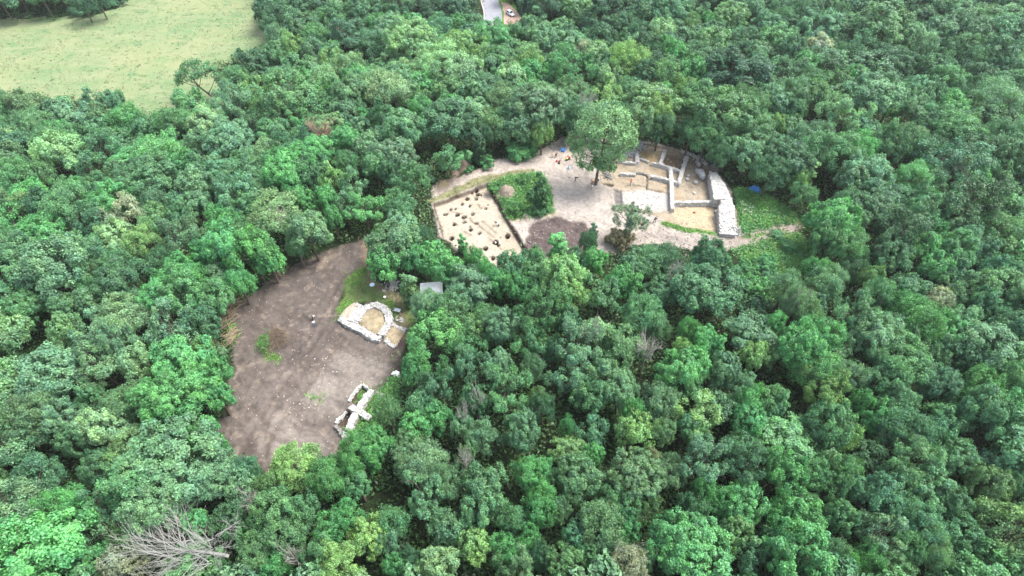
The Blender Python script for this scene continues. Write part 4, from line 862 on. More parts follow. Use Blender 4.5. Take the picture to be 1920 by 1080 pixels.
pile('stone_pile', 'long grey-brown rubble bank beyond the diggers by the blue sheet', [(1060, 268, 12, 110, .7), (1080, 266, 12, 110, .8), (1098, 270, 10, 70, .7), (1040, 277, 10, 70, .4)], .2, .55, M_LIMEG)
pile('stone_pile', 'loose stone heap on the bank behind the great wall', [(1313, 300, 10, 130, .35)], .2, .5, M_LIMEW)
pile('stone_pile', 'tumbled grey stones at the upper end of the great wall', [(1338, 316, 9, 80, .6)], .25, .6, M_LIMEG)
pile('stone_pile', 'scatter of dark stones between thin wall rows under the lone tree', [(1137, 327, 8, 40, .3), (1140, 333, 6, 24, .3)], .3, .6, M_LIMEG)
pile('stone_pile', 'white rubble under the trees left of the white canopy', [(736, 533, 13, 190, .5)], .2, .55, M_LIMEW)
pile('stone_pile', 'few pale stones in the grass right of the apse ruin', [(744, 598, 4, 8, .1), (752, 602, 6, 14, .1)], .22, .4, M_LIMEW)
def boulder(name, label, px, py, sx, sy, sz, mat, rot=0.0, group='loose blocks on the dug floor', dz=0):
    bm = bmesh.new(); bmesh.ops.create_icosphere(bm, subdivisions=3, radius=1); rr = random.Random(int(px*7+py))
    for v in bm.verts:
        n = v.co.normalized(); q = max(abs(n.x), abs(n.y), abs(n.z)); v.co = n*(.6+.4/q*.62)*(1+rr.uniform(-.06, .06)); v.co.x *= sx; v.co.y *= sy; v.co.z = v.co.z*sz+sz*.8
    p = gat(px, py); return tag(bm_obj(name, bm, mat, None, True, loc=(p.x, p.y, p.z+dz), rot=(0, 0, rot)), label, 'stone block', group)
boulder('fallen_masonry', 'largest grey-white masonry lump standing on the dug floor near the great wall', 1314, 332, .85, 2.0, 1.0, M_LIMEW, .12)
boulder('fallen_masonry', 'narrow upright masonry piece left against the largest lump', 1306, 325, .45, 1.0, .7, M_LIMEW, .05)
boulder('fallen_masonry', 'small pointed masonry top behind the largest lump', 1309, 312, .4, .9, .7, M_LIMEW, .3)
boulder('stone_block', 'squarish white block left of the round stone drum, lower of two', 1288, 338, .5, .45, .4, M_LIMEW, .3)
boulder('stone_block', 'flat white block left of the round stone drum, upper of two', 1290, 331, .45, .3, .3, M_LIMEW, .1)
boulder('stone_block', 'low pale block half sunk in the middle of the dug floor', 1302, 363, .4, .5, .22, M_LIME, .2)
boulder('stone_block', 'white stone against the great wall face, uppermost of four', 1332, 344, .4, .4, .4, M_LIMEW)
boulder('stone_block', 'white stone against the great wall face, above the horizontal wall', 1335, 364, .35, .4, .4, M_LIMEW)
boulder('stone_block', 'white stone by the notch of the great wall below the horizontal wall', 1342, 399, .45, .5, .45, M_LIMEW)
boulder('stone_block', 'small white stone by brown soil at the great wall foot', 1346, 414, .3, .3, .3, M_LIMEW)
boulder('stone_block', 'reddish brick lump on the tan floor of the lower room', 1302, 399, .35, .3, .25, simple('brick_red', (.33, .14, .09)), .4)
A = Acc()
t = np.linspace(0, 2*math.pi, 17)[:-1]; prof = [(.05, 0), (.5, .02), (.52, .3), (.48, .52), (.3, .55), (.14, .52), (.01, .5)]
V = np.array([[(r*math.cos(a)*(1+rw.uniform(-.03, .03)), r*math.sin(a), z) for a in t] for r, z in prof]); F = []
for i in range(len(prof)-1):
    for k_ in range(16): F.append((i*16+k_, i*16+(k_+1) % 16, (i+1)*16+(k_+1) % 16, (i+1)*16+k_))
A.add(V.reshape(-1, 3), F); tag(link('stone_drum', A.mesh('stone_drum', [M_LIMEW], True), None, gat(1304, 344)), 'round white stone drum lying below the largest masonry lump', 'stone block', 'loose blocks on the dug floor')
# the great enclosing wall
H_ = 2.2
def etop(pts, h): return np.array([gat(a, b, h)[:2] for a, b in pts])
gw = thing('great_wall', 'thick curved white rubble wall closing the right side of the excavation', 'wall', gat(1360, 400))
inv = Matrix.Translation(-gw.location)
def add_part(root, nm, A, mats, smooth=False):
    me = A.mesh(nm, mats, smooth); me.transform(Matrix.Translation(-root.location)); return link(nm, me, root)
A = Acc(); wall_strip(A, etop([(1330, 320), (1332, 335), (1335, 353), (1339, 374)], H_), etop([(1346, 322), (1358, 338), (1369, 358), (1374, 374)], H_), H_, rw, 0, nz=6, rocks=.5, hvar=.06); add_part(gw, 'upper_stretch', A, [M_LIME])
A = Acc(); wall_strip(A, etop([(1350, 374), (1352, 388)], H_), etop([(1374, 374), (1377, 388)], H_), 1.9, rw, 0, nz=6, rocks=1.0, hvar=.08); add_part(gw, 'notched_stretch', A, [M_LIME])
A = Acc(); wall_strip(A, etop([(1347, 388), (1349, 405), (1353, 429)], H_), etop([(1377, 386), (1380, 408), (1384, 432)], H_), (H_, .7), rw, 0, nz=6, rocks=.6, hvar=.07); add_part(gw, 'lower_stretch', A, [M_LIMEW])
A = Acc()
for _ in range(190):
    f = rw.uniform(); a = 1351+35*rw.uniform(); p = gat(a, 432+10*f); rock(A, (p.x, p.y, p.z+.1+1.2*(1-f)*rw.uniform()), rw.uniform(.25, .6), rw)
add_part(gw, 'collapsed_end', A, [M_LIMEW])
# apse ruin
ap = thing('apse_ruin', 'white horseshoe apse foundation with earth-filled middle beside the brown clearing', 'ruin', gat(704, 597))
def apz(pts, h): return [(a, b) for a, b in pts]
A = Acc(); wall_mid(A, [(667, 601), (676, 585), (688.5, 573.5), (704, 570), (718.5, 576), (728.5, 588.5), (729.5, 601), (723, 615), (713.5, 628)], 1.35, .85, rw, rocks=1.2, hvar=.1); add_part(ap, 'curved_wall', A, [M_LIMEW])
A = Acc(); wall_mid(A, [(637, 595), (653.5, 607), (668, 613), (681, 619.5), (691, 627), (703, 634), (713, 635)], 1.15, .8, rw, rocks=1.2, hvar=.12); add_part(ap, 'front_wall', A, [M_LIMEW])
A = Acc(); wall_mid(A, [(679, 577), (670, 588), (660, 603)], 2.0, .75, rw, rocks=1.0, hvar=.1); add_part(ap, 'left_wall', A, [M_LIMEW])
A = Acc(); wall_mid(A, [(667, 569.5), (673, 572), (680, 576)], .6, .6, rw, rocks=1, hvar=.2); add_part(ap, 'stub_wall', A, [M_LIMEW])
A = Acc(); wall_mid(A, [(733, 607), (744, 613), (761, 619)], .7, .45, rw, rocks=1.6, hvar=.3); wall_mid(A, [(722, 637), (731, 643), (742, 650)], .8, .4, rw, rocks=1.8, hvar=.3); add_part(ap, 'right_wing_wall', A, [M_LIME])
def infill(pts, h, dome, c1, c2, nm):
    P = poly_px(pts); step = .22; g1 = np.arange(P[:, 0].min(), P[:, 0].max(), step); g2 = np.arange(P[:, 1].min(), P[:, 1].max(), step); a, b = np.meshgrid(g1, g2); a = a.ravel(); b = b.ravel()
    f = grid_faces(len(g1), len(g2)); c = np.stack([a, b], 1)[f].mean(1); f = f[sdf(P, c[:, 0], c[:, 1]) < 0]; uu, iv = np.unique(f, return_inverse=True)
    d = np.minimum(-sdf(P, a, b), 2.5); z = float(base_h(P[:1, 0], P[:1, 1])[0])+h*sstep(-.1, .35, d)+dome*sstep(0, 2.5, d)+(fbm(a, b, .7, 3, 4)-.5)*.3
    n = fbm(a, b, .9, 4, 8)[:, None]; cc = np.array(c1)*(1-n)+np.array(c2)*n; cc = cc*(1+.5*(fbm(a, b, .35, 2, 3)[:, None]-.5)); cc = np.concatenate([cc, np.ones((len(cc), 1))], 1)
    me = np_mesh(nm, np.stack([a, b, z], 1)[uu], iv.reshape(f.shape), [M_GROUND], {'soil': ('POINT', 'FLOAT_COLOR', cc[uu])}, True); me.transform(Matrix.Translation(-ap.location)); return link(nm, me, ap)
infill([(668, 606), (674, 590), (688, 578), (704, 575), (718, 581), (726, 594), (724, 608), (712, 626), (700, 630), (684, 617)], .3, .25, (.20, .155, .09), (.40, .345, .235), 'earth_fill')
infill([(636, 594), (648, 578), (664, 567), (682, 576), (664, 602), (654, 607)], .35, .1, (.48, .36, .26), (.42, .36, .31), 'left_wing_floor')
infill([(732, 607), (762, 620), (752, 636), (741, 652), (720, 636)], .3, .05, (.36, .29, .18), (.44, .36, .25), 'right_wing_floor')
# cross-shaped wall
cw = thing('cross_wall', 'white cross-shaped wall stump beside the dug pits at the clearing edge', 'ruin', gat(668, 770))
def cross(pts, w, h, nm, mat=M_LIMEW, **k):
    A = Acc(); wall_mid(A, pts, w, h, rw, rocks=.25, hvar=.08, **k); return add_part(cw, nm, A, [mat])
cross([(696, 730), (686, 745), (675.5, 761), (669, 770)], 1.0, .95, 'upper_arm'); cross([(667, 773), (660, 788), (652.5, 806)], 1.15, 1.05, 'lower_arm')
cross([(657.5, 760.5), (668, 768.5)], .95, .95, 'left_arm'); cross([(669, 768), (681, 775), (693.5, 784.5)], 1.0, .85, 'right_arm')
cross([(649, 812), (656, 815), (663, 820)], 1.1, .5, 'foot_block', M_LIMEW); cross([(644, 808), (645, 822)], .5, .4, 'foot_spur'); cross([(657, 831), (668, 825)], .7, .35, 'foot_slab')
cross([(677, 720), (666, 735), (653.5, 751)], .32, .3, 'upper_pit_edging'); cross([(648, 768), (640, 778), (628, 793)], .35, .3, 'lower_pit_edging'); cross([(635, 774), (640, 782)], .5, .25, 'edging_spur'); cross([(681, 721), (691, 728)], .35, .35, 'end_edging')
single_wall('thin grey broken wall end on the bank right of the cross-shaped wall', [(699, 734), (710, 738), (722, 744)], .5, .45, M_LIMEG, 'low walls of the lower clearing')
single_wall('short dark stone edge at the lower left foot of the cross wall', [(629, 799), (636, 807), (641, 815)], .4, .3, M_LIMEG, 'low walls of the lower clearing')
# ------------------------------------------------------------------ movable things
def cyl(bm, p0, p1, r0, r1=None, n=12):
    p0, p1 = Vector(p0), Vector(p1); d = p1-p0; m = Matrix.Translation((p0+p1)/2) @ d.to_track_quat('Z', 'Y').to_matrix().to_4x4()
    bmesh.ops.create_cone(bm, cap_ends=True, segments=n, radius1=r0, radius2=r0 if r1 is None else r1, depth=d.length, matrix=m)
def box(bm, c, s, rz=0.0, bev=0.0):
    m = Matrix.Translation(c) @ Matrix.Rotation(rz, 4, 'Z') @ Matrix.Diagonal((*s, 1)); r = bmesh.ops.create_cube(bm, size=1, matrix=m)
    if bev: bmesh.ops.bevel(bm, geom=list({e for v in r['verts'] for e in v.link_edges}), offset=bev, segments=2, affect='EDGES')
def crumple(label, px, py, rx, ry, h, mat, seed, name='tarpaulin', cat='tarpaulin', rz=0):
    n = 34; g = np.linspace(-1, 1, n); a, b = np.meshgrid(g, g); a = a.ravel(); b = b.ravel(); r = np.hypot(a, b); th = np.arctan2(b, a)
    rim = 1+.16*np.sin(th*3+seed)+.1*np.sin(th*7+seed*2); q = r/rim; keep = q < 1.02
    z = h*np.sqrt(np.clip(1-q*q, 0, 1))*(.55+.9*fbm(a*1.0+seed, b*1.0, .5, 3, seed))+.02+(fbm(a+seed, b, .2, 2, seed+3)-.3)*.35*h
    f = grid_faces(n, n); f = f[keep[f].all(1)]; uu, iv = np.unique(f, return_inverse=True); z = np.maximum(z, .02); P = np.stack([a*rx, b*ry, z], 1)[uu]
    me = np_mesh(name, P, iv.reshape(f.shape), [mat], None, False); o = link(name, me, None, gat(px, py), (0, 0, rz)); md = o.modifiers.new('thick', 'SOLIDIFY'); md.thickness = .02
    return tag(o, label, cat)
M_BLUE = simple('blue_tarp', (.035, .20, .62), .5, .4, .25, 3); M_BLUE2 = simple('dark_blue_tarp', (.04, .14, .36), .5, .4, .3, 3); M_WHITE = simple('white_plastic', (.82, .83, .84), .5, .4, .05)
crumple('bright blue crumpled tarpaulin at the forest edge right of the great wall', 1416, 357, 1.5, 1.4, .6, M_BLUE, 3, rz=-.5)
crumple('blue crumpled sheet beside the rubble bank beyond the diggers', 1055, 282, .75, .8, .45, M_BLUE2, 5, 'tarpaulin')
crumple('small crumpled white sheet on the bank edge right of the lower clearing', 743, 702, .85, .6, .35, M_WHITE, 9, 'plastic_sheet', 'plastic sheet', -.6)
# white canopy under the trees
cp = gat(811, 556); cn = thing('canopy_tent', 'white canopy tent half hidden by trees right of the apse ruin', 'canopy', cp, .12)
bm = bmesh.new(); w, d, h0, h1 = 2.1, 1.7, 2.2, 2.75
rf = [bm.verts.new(q) for q in ((-w, -d, h0), (w, -d, h0), (w, d, h0), (-w, d, h0))]; ap_ = [bm.verts.new((-.5, 0, h1)), bm.verts.new((.5, 0, h1))]
lo = [bm.verts.new((v.co.x, v.co.y, h0-.25)) for v in rf]
for q in ((rf[0], rf[1], ap_[1], ap_[0]), (rf[1], rf[2], ap_[1]), (rf[2], rf[3], ap_[0], ap_[1]), (rf[3], rf[0], ap_[0])): bm.faces.new(q)
for i in range(4): bm.faces.new((rf[i], lo[i], lo[(i+1) % 4], rf[(i+1) % 4]))
ro = bm_obj('roof', bm, M_WHITE, cn); ro.modifiers.new('thick', 'SOLIDIFY').thickness = .015
M_STEEL = simple('grey_metal', (.45, .46, .47), .4, .5, .08, 4, .6)
for sx in (-1, 1):
    for sy in (-1, 1):
        bm = bmesh.new(); cyl(bm, (sx*w*.97, sy*d*.97, 0), (sx*w*.97, sy*d*.97, h0), .035); bm_obj('leg', bm, M_STEEL, cn)
# tools and containers
def bucket(px, py, mat, label, r=.17, h=.32, cat='bucket'):
    t = thing('bucket', label, cat, gat(px, py), .4, 'buckets on the site')
    bm = bmesh.new(); n = 18; rings = [(r*.72, 0), (r, h), (r*1.06, h), (r*1.06, h-.03), (r*.95, h-.03), (r*.68, .02)]; vs = [[bm.verts.new((q*math.cos(2*math.pi*i/n), q*math.sin(2*math.pi*i/n), z)) for i in range(n)] for q, z in rings]
    for a, b in zip(vs, vs[1:]):
        for i in range(n): bm.faces.new((a[i], a[(i+1) % n], b[(i+1) % n], b[i]))
    bm.faces.new(vs[-1]); bm.faces.new(vs[0][::-1]); bm_obj('pail', bm, mat, t, True)
    bm = bmesh.new(); P = [(r*math.cos(a), .02, h+r*.9*math.sin(a)) for a in np.linspace(0, math.pi, 9)]
    for p, q in zip(P, P[1:]): cyl(bm, p, q, .01, n=6)
    bm_obj('handle', bm, M_STEEL, t); return t
M_BLACK = simple('black_plastic', (.025, .025, .028), .5, .4, .1); M_RED = simple('red_plastic', (.55, .03, .03), .5, .4, .1)
bucket(1044, 303.5, M_RED, 'red bucket among the group of diggers', .26, .4); bucket(1121, 339, M_BLACK, 'black bucket just right of the lone tree trunk', .26, .4)
bucket(1213, 416, M_BLACK, 'black bucket left of the person in black on the track', .34, .5); bucket(1137, 332, M_BLACK, 'black bucket on the stones behind the dark slot pit', .25, .4)
bucket(722, 559, M_WHITE, 'white bucket on the grass above the apse ruin', .25, .4); bucket(1194, 326, M_BLACK, 'black bucket in the gap between two thin wall rows', .24, .38)
bucket(935, 424, M_BLACK, 'dark bucket right of the digger kneeling in the trench', .2, .34); bucket(933.5, 456, M_BLACK, 'dark bucket below the digger in the round pit', .2, .34)
tb = thing('basin', 'pale blue-white round basin on the grass above the apse ruin', 'basin', gat(698, 534.5)); bm = bmesh.new(); n = 24
rings = [(.44, 0), (.5, .12), (.5, .16), (.40, .20), (.15, .23)]; vs = [[bm.verts.new((q*math.cos(2*math.pi*i/n), q*math.sin(2*math.pi*i/n), z)) for i in range(n)] for q, z in rings]
for a, b in zip(vs, vs[1:]):
    for i in range(n): bm.faces.new((a[i], a[(i+1) % n], b[(i+1) % n], b[i]))
bm.faces.new(vs[-1]); bm_obj('bowl', bm, simple('pale_blue_plastic', (.60, .76, .85), .4), tb, True)
bm = bmesh.new(); bmesh.ops.create_cone(bm, cap_ends=True, segments=24, radius1=.12, radius2=.10, depth=.05, matrix=Matrix.Translation((0, 0, .25))); bm_obj('foot_ring', bm, M_WHITE, tb)
br_ = thing('drum', 'dark blue plastic drum among the trees right of the apse ruin', 'drum', gat(803, 607)); n = 22; bm = bmesh.new()
rings = [(.30, 0), (.32, .05), (.33, .3), (.345, .33), (.33, .36), (.33, .6), (.345, .63), (.33, .66), (.32, .95), (.28, 1.0), (.26, .98)]; vs = [[bm.verts.new((q*1.4*math.cos(2*math.pi*i/n), q*1.4*math.sin(2*math.pi*i/n), z*1.3)) for i in range(n)] for q, z in rings]
for a, b in zip(vs, vs[1:]):
    for i in range(n): bm.faces.new((a[i], a[(i+1) % n], b[(i+1) % n], b[i]))
bm.faces.new(vs[-1]); bm_obj('barrel_body', bm, simple('drum_blue', (.02, .07, .26), .4), br_, True)
bm = bmesh.new(); cyl(bm, (.2, 0, 1.27), (.2, 0, 1.33), .06); cyl(bm, (-.2, .1, 1.27), (-.2, .1, 1.31), .05); bm_obj('bung', bm, M_BLACK, br_)
# wheelbarrow
wb = thing('wheelbarrow', 'grey wheelbarrow on the path right of the apse ruin', 'wheelbarrow', gat(746, 585), -.35); bm = bmesh.new()
b0 = [(-.42, -.22, .32), (.35, -.2, .32), (.35, .2, .32), (-.42, .22, .32)]; b1 = [(-.6, -.36, .62), (.62, -.34, .68), (.62, .34, .68), (-.6, .36, .62)]; v0 = [bm.verts.new(q) for q in b0]; v1 = [bm.verts.new(q) for q in b1]
bm.faces.new(v0)
for i in range(4): bm.faces.new((v0[i], v0[(i+1) % 4], v1[(i+1) % 4], v1[i]))
o = bm_obj('tray', bm, simple('tray_grey', (.50, .53, .56), .5, .4), wb); o.modifiers.new('thick', 'SOLIDIFY').thickness = .02
for s in (-1, 1):
    bm = bmesh.new(); cyl(bm, (.75, s*.06, .2), (-.2, s*.24, .30), .022, n=8); cyl(bm, (-.2, s*.24, .30), (-1.0, s*.3, .58), .022, n=8); bm_obj('handle', bm, simple('frame_pale', (.6, .65, .66), .4), wb)
    bm = bmesh.new(); cyl(bm, (-.3, s*.25, .33), (-.42, s*.27, 0), .02, n=8); bm_obj('leg', bm, M_STEEL, wb)
wh = bmesh.new(); bmesh.ops.create_cone(wh, cap_ends=True, segments=20, radius1=.2, radius2=.2, depth=.09, matrix=Matrix.Translation((.75, 0, .2)) @ Matrix.Rotation(math.pi/2, 4, 'X')); wo_ = bm_obj('wheel', wh, M_BLACK, wb)
bm = bmesh.new(); cyl(bm, (.75, -.06, .2), (.75, .06, .2), .09, n=12); bm_obj('hub', bm, M_STEEL, wo_)
# thin yellow post by the heap
yp = thing('marker_post', 'thin yellow marker post at the trees left of the brown soil heap', 'post', gat(815.5, 321)); bm = bmesh.new(); cyl(bm, (0, 0, -.2), (0, 0, 1.5), .07, .06); bm_obj('pole', bm, simple('yellow_paint', (.7, .5, .04), .5), yp)
bm = bmesh.new(); cyl(bm, (0, 0, 1.5), (0, 0, 1.62), .08, .03); bm_obj('cap', bm, M_BLACK, yp)
# parked car
car = thing('parked_car', 'white parked hatchback on the pink paving beside the road at the top', 'car', gat(957, 29), math.atan2(-4.0, 2.7)); car.location.z = float(base_h(np.array([car.location.x]), np.array([car.location.y]))[0])+.22
M_CARP = simple('white_car_paint', (.72, .73, .74), .25, .5, .03); M_GLASS = simple('dark_car_glass', (.02, .025, .03), .08, .6, .05)
def loft(secs):
    bm = bmesh.new(); rows = [[bm.verts.new(p) for p in s] for s in secs]
    for a, b in zip(rows, rows[1:]):
        for i in range(len(a)): bm.faces.new((a[i], a[(i+1) % len(a)], b[(i+1) % len(a)], b[i]))
    bm.faces.new(rows[0][::-1]); bm.faces.new(rows[-1]); bmesh.ops.recalc_face_normals(bm, faces=bm.faces); return bm
def sec(x, hw, z0, z1, tp): return [(x, -hw, z0+.08), (x, -hw*.96, z0), (x, hw*.96, z0), (x, hw, z0+.08), (x, hw, z1-.12), (x, hw*tp, z1), (x, -hw*tp, z1), (x, -hw, z1-.12)]
bm_obj('body', loft([sec(-2.08, .74, .36, .86, .9), sec(-1.95, .84, .24, .94, .92), (sec(-1.2, .87, .22, .96, .93)), sec(0, .88, .22, .95, .93), sec(1.0, .87, .22, .92, .92), sec(1.75, .83, .24, .82, .88), sec(2.08, .72, .34, .68, .85)]), M_CARP, car, True)
def cab(x, hw, z): return [(x, -hw, .9), (x, hw, .9), (x, hw*.82, z), (x, -hw*.82, z)]
bm_obj('cabin', loft([cab(-1.95, .80, .93), cab(-1.55, .81, 1.40), cab(-.6, .82, 1.47), cab(.25, .82, 1.44), cab(1.05, .80, .92)]), M_CARP, car)
def pane(nm, q):
    bm = bmesh.new(); bm.faces.new([bm.verts.new(v) for v in q]); o = bm_obj(nm, bm, M_GLASS, car); o.modifiers.new('thick', 'SOLIDIFY').thickness = .01
pane('windscreen', [(1.0, -.66, .97), (1.0, .66, .97), (.32, .6, 1.425), (.32, -.6, 1.425)]); pane('rear_window', [(-1.93, .6, 1.0), (-1.93, -.6, 1.0), (-1.60, -.58, 1.38), (-1.60, .58, 1.38)])
for s in (-1, 1):
    pane('side_window', [(-1.45, s*.825, .98), (-.3, s*.83, .98), (-.3, s*.70, 1.42), (-1.4, s*.70, 1.37)]); pane('side_window', [(-.2, s*.83, .98), (.75, s*.825, .98), (.25, s*.70, 1.40), (-.2, s*.70, 1.43)])
    for x in (-1.3, 1.3):
        bm = bmesh.new(); bmesh.ops.create_cone(bm, cap_ends=True, segments=22, radius1=.31, radius2=.31, depth=.2, matrix=Matrix.Translation((x, s*.80, .31)) @ Matrix.Rotation(math.pi/2, 4, 'X')); o = bm_obj('wheel', bm, M_BLACK, car)
        bm = bmesh.new(); cyl(bm, (x, s*.88, .31), (x, s*.915, .31), .19, .17, 16); bm_obj('rim', bm, M_STEEL, o)
    bm = bmesh.new(); box(bm, (1.98, s*.55, .66), (.16, .26, .1), s*-.35, .02); bm_obj('headlight', bm, simple('lamp_glass', (.7, .72, .75), .1), car)
    bm = bmesh.new(); box(bm, (-2.0, s*.66, .78), (.12, .16, .16), 0, .02); bm_obj('tail_light', bm, M_RED, car)
    bm = bmesh.new(); box(bm, (.72, s*.95, .98), (.12, .16, .1), 0, .03); bm_obj('mirror', bm, M_CARP, car)
# brush pile and cut stems
def sticks(A, n, c, spread, ln, r, rng, dirs=None, flat=.3):
    for _ in range(n):
        p = np.array(c)+rng.normal(size=3)*np.array(spread); d = unit((np.array(dirs) if dirs is not None else 0)+rng.normal(size=3)*np.array([1, 1, flat])*(.5 if dirs is not None else 1)); q = rng.uniform(.5, 1)*ln
        A.add(*tube([p-d*q/2, p+rng.normal(size=3)*.08, p+d*q/2], [r, r*.8, r*.35], 5))
rb = np.random.default_rng(8)
bp = thing('brush_pile', 'heap of cut twigs and weeds on the brown clearing', 'brush pile', gat(517, 638)); A = Acc(); sticks(A, 260, (.5, .2, .45), (1.3, 1.1, .28), 1.5, .035, rb); sticks(A, 34, (-.4, 1.5, .5), (.6, .5, .2), 2.6, .06, rb, (.5, -.9, 0)); link('twigs', A.mesh('twigs', [simple('brown_twigs', (.13, .10, .075), .9, .1, .45)]), bp)
C = rb.normal(size=(420, 3))*np.array([.45, 1.1, .2])+np.array([-1.7, -.4, .4]); V, F = leaf_quads(C, unit(rb.normal(size=C.shape)+np.array([0, 0, 1])), .16, .07, rb); o = link('weeds', np_mesh('weeds', V, F, [M_LEAF], {'leafvar': ('FACE', 'FLOAT', rb.uniform(.2, .9, len(F)))}), bp); o.color = (.08, .22, .06, 1); o['kind'] = 'stuff'
for (a, b, lab, n, dirs, ln, mat) in ((421, 600, 'straw-coloured cut stems heaped at the left edge of the brown clearing', 60, (-.5, -.9, .1), 3.6, M_STRAW), (432, 634, 'fan of pale dry stalks lower down the left clearing edge', 44, (-.6, -.8, .15), 2.8, M_STRAW), (436, 575, 'long thin dry branches leaning over the upper left clearing edge', 46, (.8, 1, .15), 4.2, M_STRAW), (530, 512, 'pale root and torn branch at the forest edge above the clearing', 26, (.4, -.4, .2), 2.2, M_STRAW), (690, 452, 'strip of pale dry twigs on the path at the top of the clearing', 24, (.5, .9, 0), 1.6, M_STRAW)):
    p = gat(a, b); A = Acc(); sticks(A, n, (0, 0, .4), (.8, 1.1, .25), ln, .045, rb, dirs); tag(link('cut_branches', A.mesh('cut_branches', [mat]), None, p), lab, 'cut branches', 'cut vegetation along the clearing edge')
# ------------------------------------------------------------------ people
def capsule(bm, p0, p1, r0, r1):
    b = bmesh.new(); bmesh.ops.create_uvsphere(b, u_segments=12, v_segments=8, radius=r0, matrix=Matrix.Translation(p0)); bmesh.ops.create_uvsphere(b, u_segments=12, v_segments=8, radius=r1, matrix=Matrix.Translation(p1))
    h = bmesh.ops.convex_hull(b, input=b.verts); bmesh.ops.delete(b, geom=list({e for e in h['geom_interior'] if isinstance(e, bmesh.types.BMVert)}), context='VERTS')
    me = bpy.data.meshes.new('tmp'); b.to_mesh(me); b.free(); bm.from_mesh(me); bpy.data.meshes.remove(me)
def pose_caps(pose):
    hip = {'stand': (0, 0, .92), 'bend': (0, -.12, .88), 'kneel': (0, -.18, .52), 'crouch': (0, -.22, .36)}[pose]; ang = {'stand': 3, 'bend': 78, 'kneel': 50, 'crouch': 42}[pose]
    M = Matrix.Translation(hip) @ Matrix.Rotation(R_(-ang), 4, 'X'); caps = []
    def up(p): return tuple(M @ Vector(p))
    for s in (-1, 1):
        h = (hip[0]+s*.09, hip[1], hip[2]); f = s*.11
        if pose == 'stand': kn, an = (f, .03+s*.02, .5), (f, -.02+s*.06, .09)
        elif pose == 'bend': kn, an = (f*1.4, -.03, .48), (f*1.6, -.06, .09)
        elif pose == 'kneel': kn, an = (f*1.3, .22, .09), (f*1.2, -.24, .08)
        else: kn, an = (f*2.0, .22, .48), (f*1.6, .0, .09)
        toe = (an[0]*1.05, an[1]+(.2 if pose != 'kneel' else -.16), .045)
        caps += [(h, kn, .088, .06, 'trousers'), (kn, an, .058, .042, 'trousers'), ((an[0], an[1], .06), toe, .05, .04, 'shoes')]
        sh = (s*.19, 0, .49)
        el, wr = ((s*.25, -.02, .22), (s*.24, .14, -.02)) if pose == 'stand' else ((s*.26, .24, .40), (s*.2, .46, .34))
        caps += [(up(sh), up(el), .055, .042, 'top'), (up(el), up(wr), .04, .03, 'skin')]
        d = (Vector(wr)-Vector(el)).normalized(); side = Vector((0, d.z, -d.y)) if pose == 'stand' else Vector((1, 0, 0)); pw = Vector(wr)+d*.06; caps.append((up(wr), up(pw), .03, .036, 'skin'))
        cu = Vector((-s*.35, 0, 0))
        for k_, (o_, L_) in enumerate(((-.036, .068), (-.012, .08), (.013, .075), (.036, .058))):
            a = pw+d*.028+side*o_; m_ = a+d*L_*.55; t_ = m_+(d+cu).normalized()*L_*.5; caps += [(up(a), up(m_), .0115, .0105, 'skin'), (up(m_), up(t_), .0105, .009, 'skin')]
        tb_ = pw-side*.034-d*.02; caps.append((up(tb_), up(tb_-side*.035+d*.045), .014, .011, 'skin'))
    caps += [((hip[0]-.08, hip[1], hip[2]+.02), (hip[0]+.08, hip[1], hip[2]+.02), .115, .115, 'trousers'), (up((0, 0, .10)), up((0, .01, .38)), .125, .15, 'top'), (up((-.13, 0, .45)), up((.13, 0, .45)), .085, .085, 'top'), (up((0, 0, .5)), up((0, .02, .6)), .056, .052, 'skin')]
    caps += [(up((0, .02, .67)), up((0, .03, .75)), .078, .092, 'skin'), (up((0, .06, .645)), up((0, .075, .66)), .045, .05, 'skin'), (up((0, .118, .71)), up((0, .132, .69)), .014, .018, 'skin'), (up((-.088, .02, .70)), up((-.092, .015, .73)), .02, .022, 'skin'), (up((.088, .02, .70)), up((.092, .015, .73)), .02, .022, 'skin'), (up((-.025, .105, .648)), up((.025, .105, .648)), .01, .01, 'mouth'), (up((-.034, .112, .735)), up((-.034, .115, .735)), .012, .012, 'eyes'), (up((.034, .112, .735)), up((.034, .115, .735)), .012, .012, 'eyes')]
    return caps, M
SLOTS = ['trousers', 'top', 'skin', 'shoes', 'eyes', 'mouth']; POSE = {}
M_SKIN = simple('skin', (.50, .30, .22), .6, .3, .08); M_SHOE = simple('boots', (.06, .05, .045), .8); M_EYE = simple('eye', (.03, .025, .02), .3); M_LIP = simple('lips', (.40, .18, .15), .6)
CLOTH = {}
def cloth(c):
    if c not in CLOTH: CLOTH[c] = simple('cloth', c, .9, .1, .12, 9)
    return CLOTH[c]
